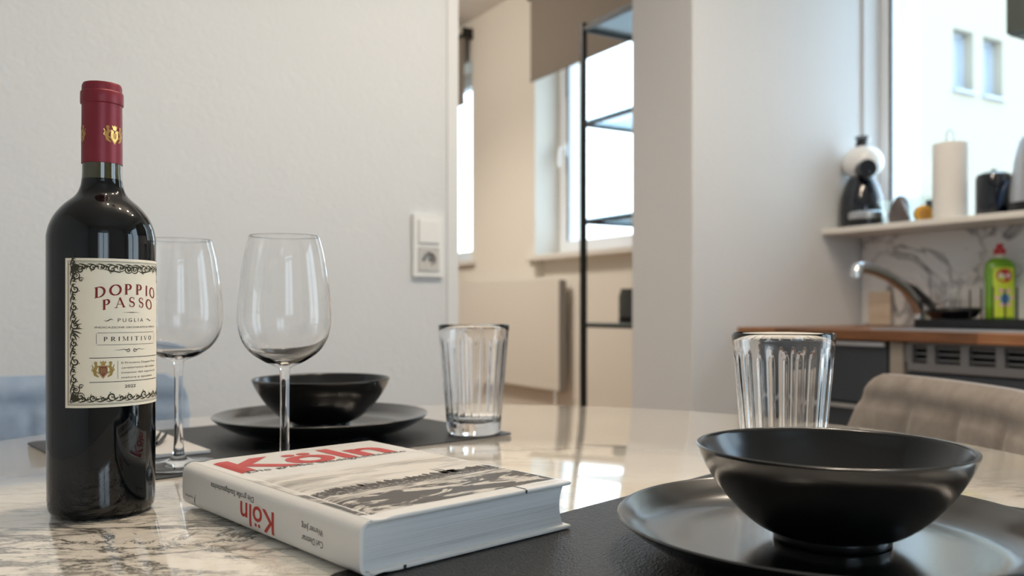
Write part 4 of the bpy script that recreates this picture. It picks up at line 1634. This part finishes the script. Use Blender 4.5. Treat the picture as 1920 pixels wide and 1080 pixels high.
ph = MB()
ph.grid(lambda i, j: (0.0045 + (BW - 0.0075) * i ** 1.6, 0.0125 + 0.1435 * j, gz(0.0045 + (BW - 0.0075) * i ** 1.6) + 0.00012), 40, 6)
pho = ph.build('cover_photograph', M_PHOTO, front, smooth=True)
k = Ink()
# cathedral with two spires and roofline, drawn into the photograph
k.poly([(0.118, 0.078), (0.133, 0.078), (0.133, 0.088), (0.118, 0.086)])
for sx_ in (0.1205, 0.1245):
    k.poly([(sx_ - 0.0016, 0.082), (sx_ + 0.0016, 0.082), (sx_, 0.102)])
random.seed(3)
x = 0.024
while x < 0.158:
    w_ = random.uniform(0.002, 0.006)
    h_ = random.uniform(0.001, 0.005)
    k.poly([(x, 0.076), (x + w_, 0.076), (x + w_, 0.081 + h_), (x + w_ / 2, 0.0825 + h_ * 1.3), (x, 0.081 + h_)])
    x += w_ + random.uniform(-0.001, 0.003)
k.poly([(0.050, 0.080), (0.053, 0.080), (0.0515, 0.091)])
k.build('city_silhouette', M_PHOTODARK, lambda x, y: (x, y, gz(x) + 0.0002), front)
k = Ink()
k.text('Köln', 0.0805, 0.182, width=0.134, height=0.049, bold=0.03)
k.build('cover_title', M_RED, lambda x, y: (x, y, gz(x) + 0.00022), front, fine=0.003)
k = Ink()
k.text('Die große Stadtgeschichte', 0.085, 0.1745, width=0.137, height=0.0074, bold=0.004)
k.build('cover_subtitle', M_BLACKINK, lambda x, y: (x, y, gz(x) + 0.00028), front, fine=0.003)
k = Ink()
k.line(0.1235, -0.0, 0.1235, 0.014, 0.0011)
k.build('cover_mark', M_BLACKINK, lambda x, y: (x, y, gz(x) + 0.00028), front)
k = Ink()
k.text('Carl Dietmar, Werner Jung', 0.115, 0.2335, width=0.05, height=0.0022)
k.build('author_line', M_GREYINK, lambda x, y: (x, y, gz(x) + 0.0002), front)
k = Ink()
k.text('Von den Anfängen bis heute', 0.148, 0.0065, width=0.026, height=0.0016)
k.build('cover_small_print', M_GREYINK, lambda x, y: (x, y, gz(x) + 0.0002), front)
# spine print: upside down, reading from tail towards head


def spm(x, y):
    # x along the spine from the tail, y is text up = towards the table
    return spine_pt(x, BT / 2 - y, 0.00015)


k = Ink()
k.text('Köln', 0.1235, -0.0035, width=0.048, height=0.0152, bold=0.012)
k.build('spine_title', M_RED, spm, spine, fine=0.0012)
k = Ink()
k.text('Die große Stadtgeschichte', 0.1615, -0.0090, width=0.067, height=0.0040)
k.build('spine_subtitle', M_BLACKINK, spm, spine, fine=0.0015)
k = Ink()
k.text('Carl Dietmar', 0.0515, 0.0030, width=0.025, height=0.0041)
k.text('Werner Jung', 0.0515, -0.0040, width=0.025, height=0.0041)
k.build('spine_authors', M_BLACKINK, spm, spine, fine=0.0015)
k = Ink()
k.ribbon([(0.222, 0.004), (0.224, 0.0085), (0.2245, 0.0125)], [0.0003, 0.0013, 0.0004])
k.text('Vista Point', 0.233, 0.006, width=0.015, height=0.0018)
k.build('spine_publisher_mark', M_BLACKINK, spm, spine, fine=0.0015)
MB().box(0.1228, 0.1242, -0.00025, 0.0, BT - CTK + 0.0003, BT - 0.0004).build('edge_mark', M_BLACKINK, front)
MB().box(0.0265, 0.0285, -0.00025, 0.0, 0.0003, CTK - 0.0003).build('edge_mark', M_BLACKINK, back)

# ------------------------------------------------------------------ napkin and fork
na = MB()
na.grid(lambda i, j: (-0.05 + 0.10 * i, -0.11 + 0.22 * j, 0.0035 + 0.0006 * math.sin(5 * i + 3 * j)), 10, 14)
na.grid(lambda i, j: (-0.05 + 0.10 * i, -0.11 + 0.22 * j, 0.0003), 10, 14, flip=True)
n1 = 11 * 15
edge = [i * 15 for i in range(11)] + [10 * 15 + j for j in range(1, 15)] + [i * 15 + 14 for i in range(9, -1, -1)] + [j for j in range(13, 0, -1)]
for a, b in zip(edge, edge[1:] + edge[:1]):
    na.f.append((a, b, b + n1, a + n1)[::-1])
o = na.build('folded_napkin', pm('grey_napkin', rgb(206, 202, 198), 0.9), smooth=True, auto=50)
a_, b_ = math.radians(129.5), 0
T = Vector((-0.3136, 0.904))
bdir = Vector((math.cos(a_), math.sin(a_)))
adir = Vector((math.cos(math.radians(219.5)), math.sin(math.radians(219.5))))
c = T + bdir * 0.11 + adir * 0.05
o.location = (c.x, c.y, MATZ)
o.rotation_euler = (0, 0, math.radians(39.5))
tag(o, 'light grey folded napkin lying between wine bottle and wall side plate', 'napkin')
fk = empty('fork', (-0.3950, 0.968, MATZ + 0.0040), math.radians(-172), 'dark steel fork on the grey napkin, tines showing beside the bottle', 'fork')
M_FORK = pm('dark_cutlery_steel', rgb(34, 32, 31), 0.3, metal=1)
f = MB()
for k_ in range(4):
    xx = -0.0105 + 0.007 * k_
    f.tube([(xx, 0.0, 0.008), (xx, 0.012, 0.0045), (xx, 0.03, 0.002), (xx, 0.048, 0.003)], [0.0010, 0.0020, 0.0022, 0.0022], 8)
f.build('tines', M_FORK, fk, smooth=True)
f = MB()


def fork_plan(i, j):
    y = 0.046 + 0.154 * j
    if j < 0.16:
        w_ = 0.0125 - 0.0095 * (j / 0.16) ** 1.3
    else:
        w_ = 0.003 + 0.0055 * ((j - 0.16) / 0.84) ** 1.6
    ang_ = 2 * math.pi * i
    return (w_ * math.cos(ang_), y, 0.0045 + 0.0035 * math.sin(math.pi * min(1, j * 1.2)) + 0.0013 * math.sin(ang_))


f.grid(fork_plan, 12, 24, cu=True)
f.f.append(tuple(i * 25 for i in range(12)))
f.f.append(tuple(i * 25 + 24 for i in range(12))[::-1])
f.build('handle', M_FORK, fk, smooth=True)


# ------------------------------------------------------------------ chairs
M_SEAM = pm('seam_shade', rgb(104, 96, 90), 0.9)  # darker piping tone, the seam's shadow line put into its colour
def chair(loc, rz, label, fab):
    """faces local -y; backrest at local y = 0"""
    r = empty('dining_chair', (loc[0], loc[1], 0), rz, label, 'chair', 'upholstered dining chairs round the table')
    H0, H1 = 0.44, 0.80

    def outline(h):
        # half width against height 0..1, with rounded upper corners
        w0 = 0.250 - 0.030 * h
        k = max(0.0, (h - 0.88) / 0.12)
        return w0 - 0.032 * (1 - math.sqrt(max(0.0, 1 - k * k)))

    def pt(a, h, off):
        hw = outline(h)
        x = a * hw
        y = -0.12 * (1 - 0.75 * h) * abs(a) ** 2.4 + 0.05 * h - 0.0 + 0.0
        th = 0.024 * (1 - 0.35 * abs(a) ** 6) * (1.0 if h < 0.9 else math.sqrt(max(0.02, 1 - ((h - 0.9) / 0.1) ** 2 * 0.9)))
        # channel seams
        if off < 0:
            for sx_ in (-0.5, 0.0, 0.5):
                th -= 0.007 * math.exp(-((a - sx_) / 0.03) ** 2) * (1 if h < 0.86 else 0)
            th -= 0.010 * math.exp(-((h - 0.885) / 0.016) ** 2)
        return (x, y + off * th, H0 + (H1 - H0) * h)
    N, K = 72, 40

    def loop(i, j):
        # i goes round the thickness section: front face then back face
        if i <= 0.5:
            a = -1 + 4 * i
            return pt(max(-1, min(1, a)), j, -1)
        a = 3 - 4 * i
        return pt(max(-1, min(1, a)), j, 1)
    m = MB()
    m.grid(lambda i, j: loop(i, j), N * 2, K, cu=True)
    mv = K + 1
    m.f.append(tuple(i * mv for i in range(N * 2)))
    m.f.append(tuple(i * mv + K for i in range(N * 2))[::-1])
    b = m.build('backrest', fab, r, smooth=True, auto=70)
    bm_merge(b)
    sm = b.modifiers.new('soft', 'SMOOTH')
    sm.factor = 0.5
    sm.iterations = 2
    p = []
    for i in range(61):
        a = -0.93 + 1.86 * i / 60
        q = pt(a, 0.885, -1)
        p.append((q[0], q[1] - 0.0005, q[2]))
    MB().tube(p, 0.0016, 8).build('piping', M_SEAM, b, smooth=True)
    s_ = MB()

    def seat(i, j):
        t = 2 * math.pi * i
        n = 3.2
        c, s0 = math.cos(t), math.sin(t)
        rx = 0.235
        ry = 0.225
        d = 1 / ((abs(c) / rx) ** n + (abs(s0) / ry) ** n) ** (1 / n)
        prof_ = [(0.0, 0.40), (0.9, 0.40), (1.0, 0.42), (1.0, 0.455), (0.94, 0.475), (0.0, 0.482)]
        k = j * 5
        a = int(min(4, math.floor(k)))
        f_ = k - a
        rr = prof_[a][0] * (1 - f_) + prof_[a + 1][0] * f_
        zz_ = prof_[a][1] * (1 - f_) + prof_[a + 1][1] * f_
        return (d * rr * c, -0.215 + d * rr * s0, zz_)
    s_.grid(seat, 48, 15, cu=True)
    so_ = s_.build('seat', fab, r, smooth=True, auto=60)
    bm_merge(so_)
    for sx_ in (-1, 1):
        for sy_ in (-0.05, -0.38):
            MB().tube([(sx_ * 0.17, sy_, 0.402), (sx_ * 0.22, sy_ + (0.05 if sy_ > -0.2 else -0.04), 0.0)], [0.014, 0.009], 12).build('leg', M_BLACKMETAL, r, smooth=True)
    return r


chair((0.585, 1.185), math.radians(-90 + 4), 'grey brown upholstered dining chair on the kitchen side of the table', M_FABRIC)
chair((-0.715, 1.285), math.radians(24), 'daylight tinted blue grey upholstered dining chair between the table and the wall, behind the bottle', M_FABRIC_L)
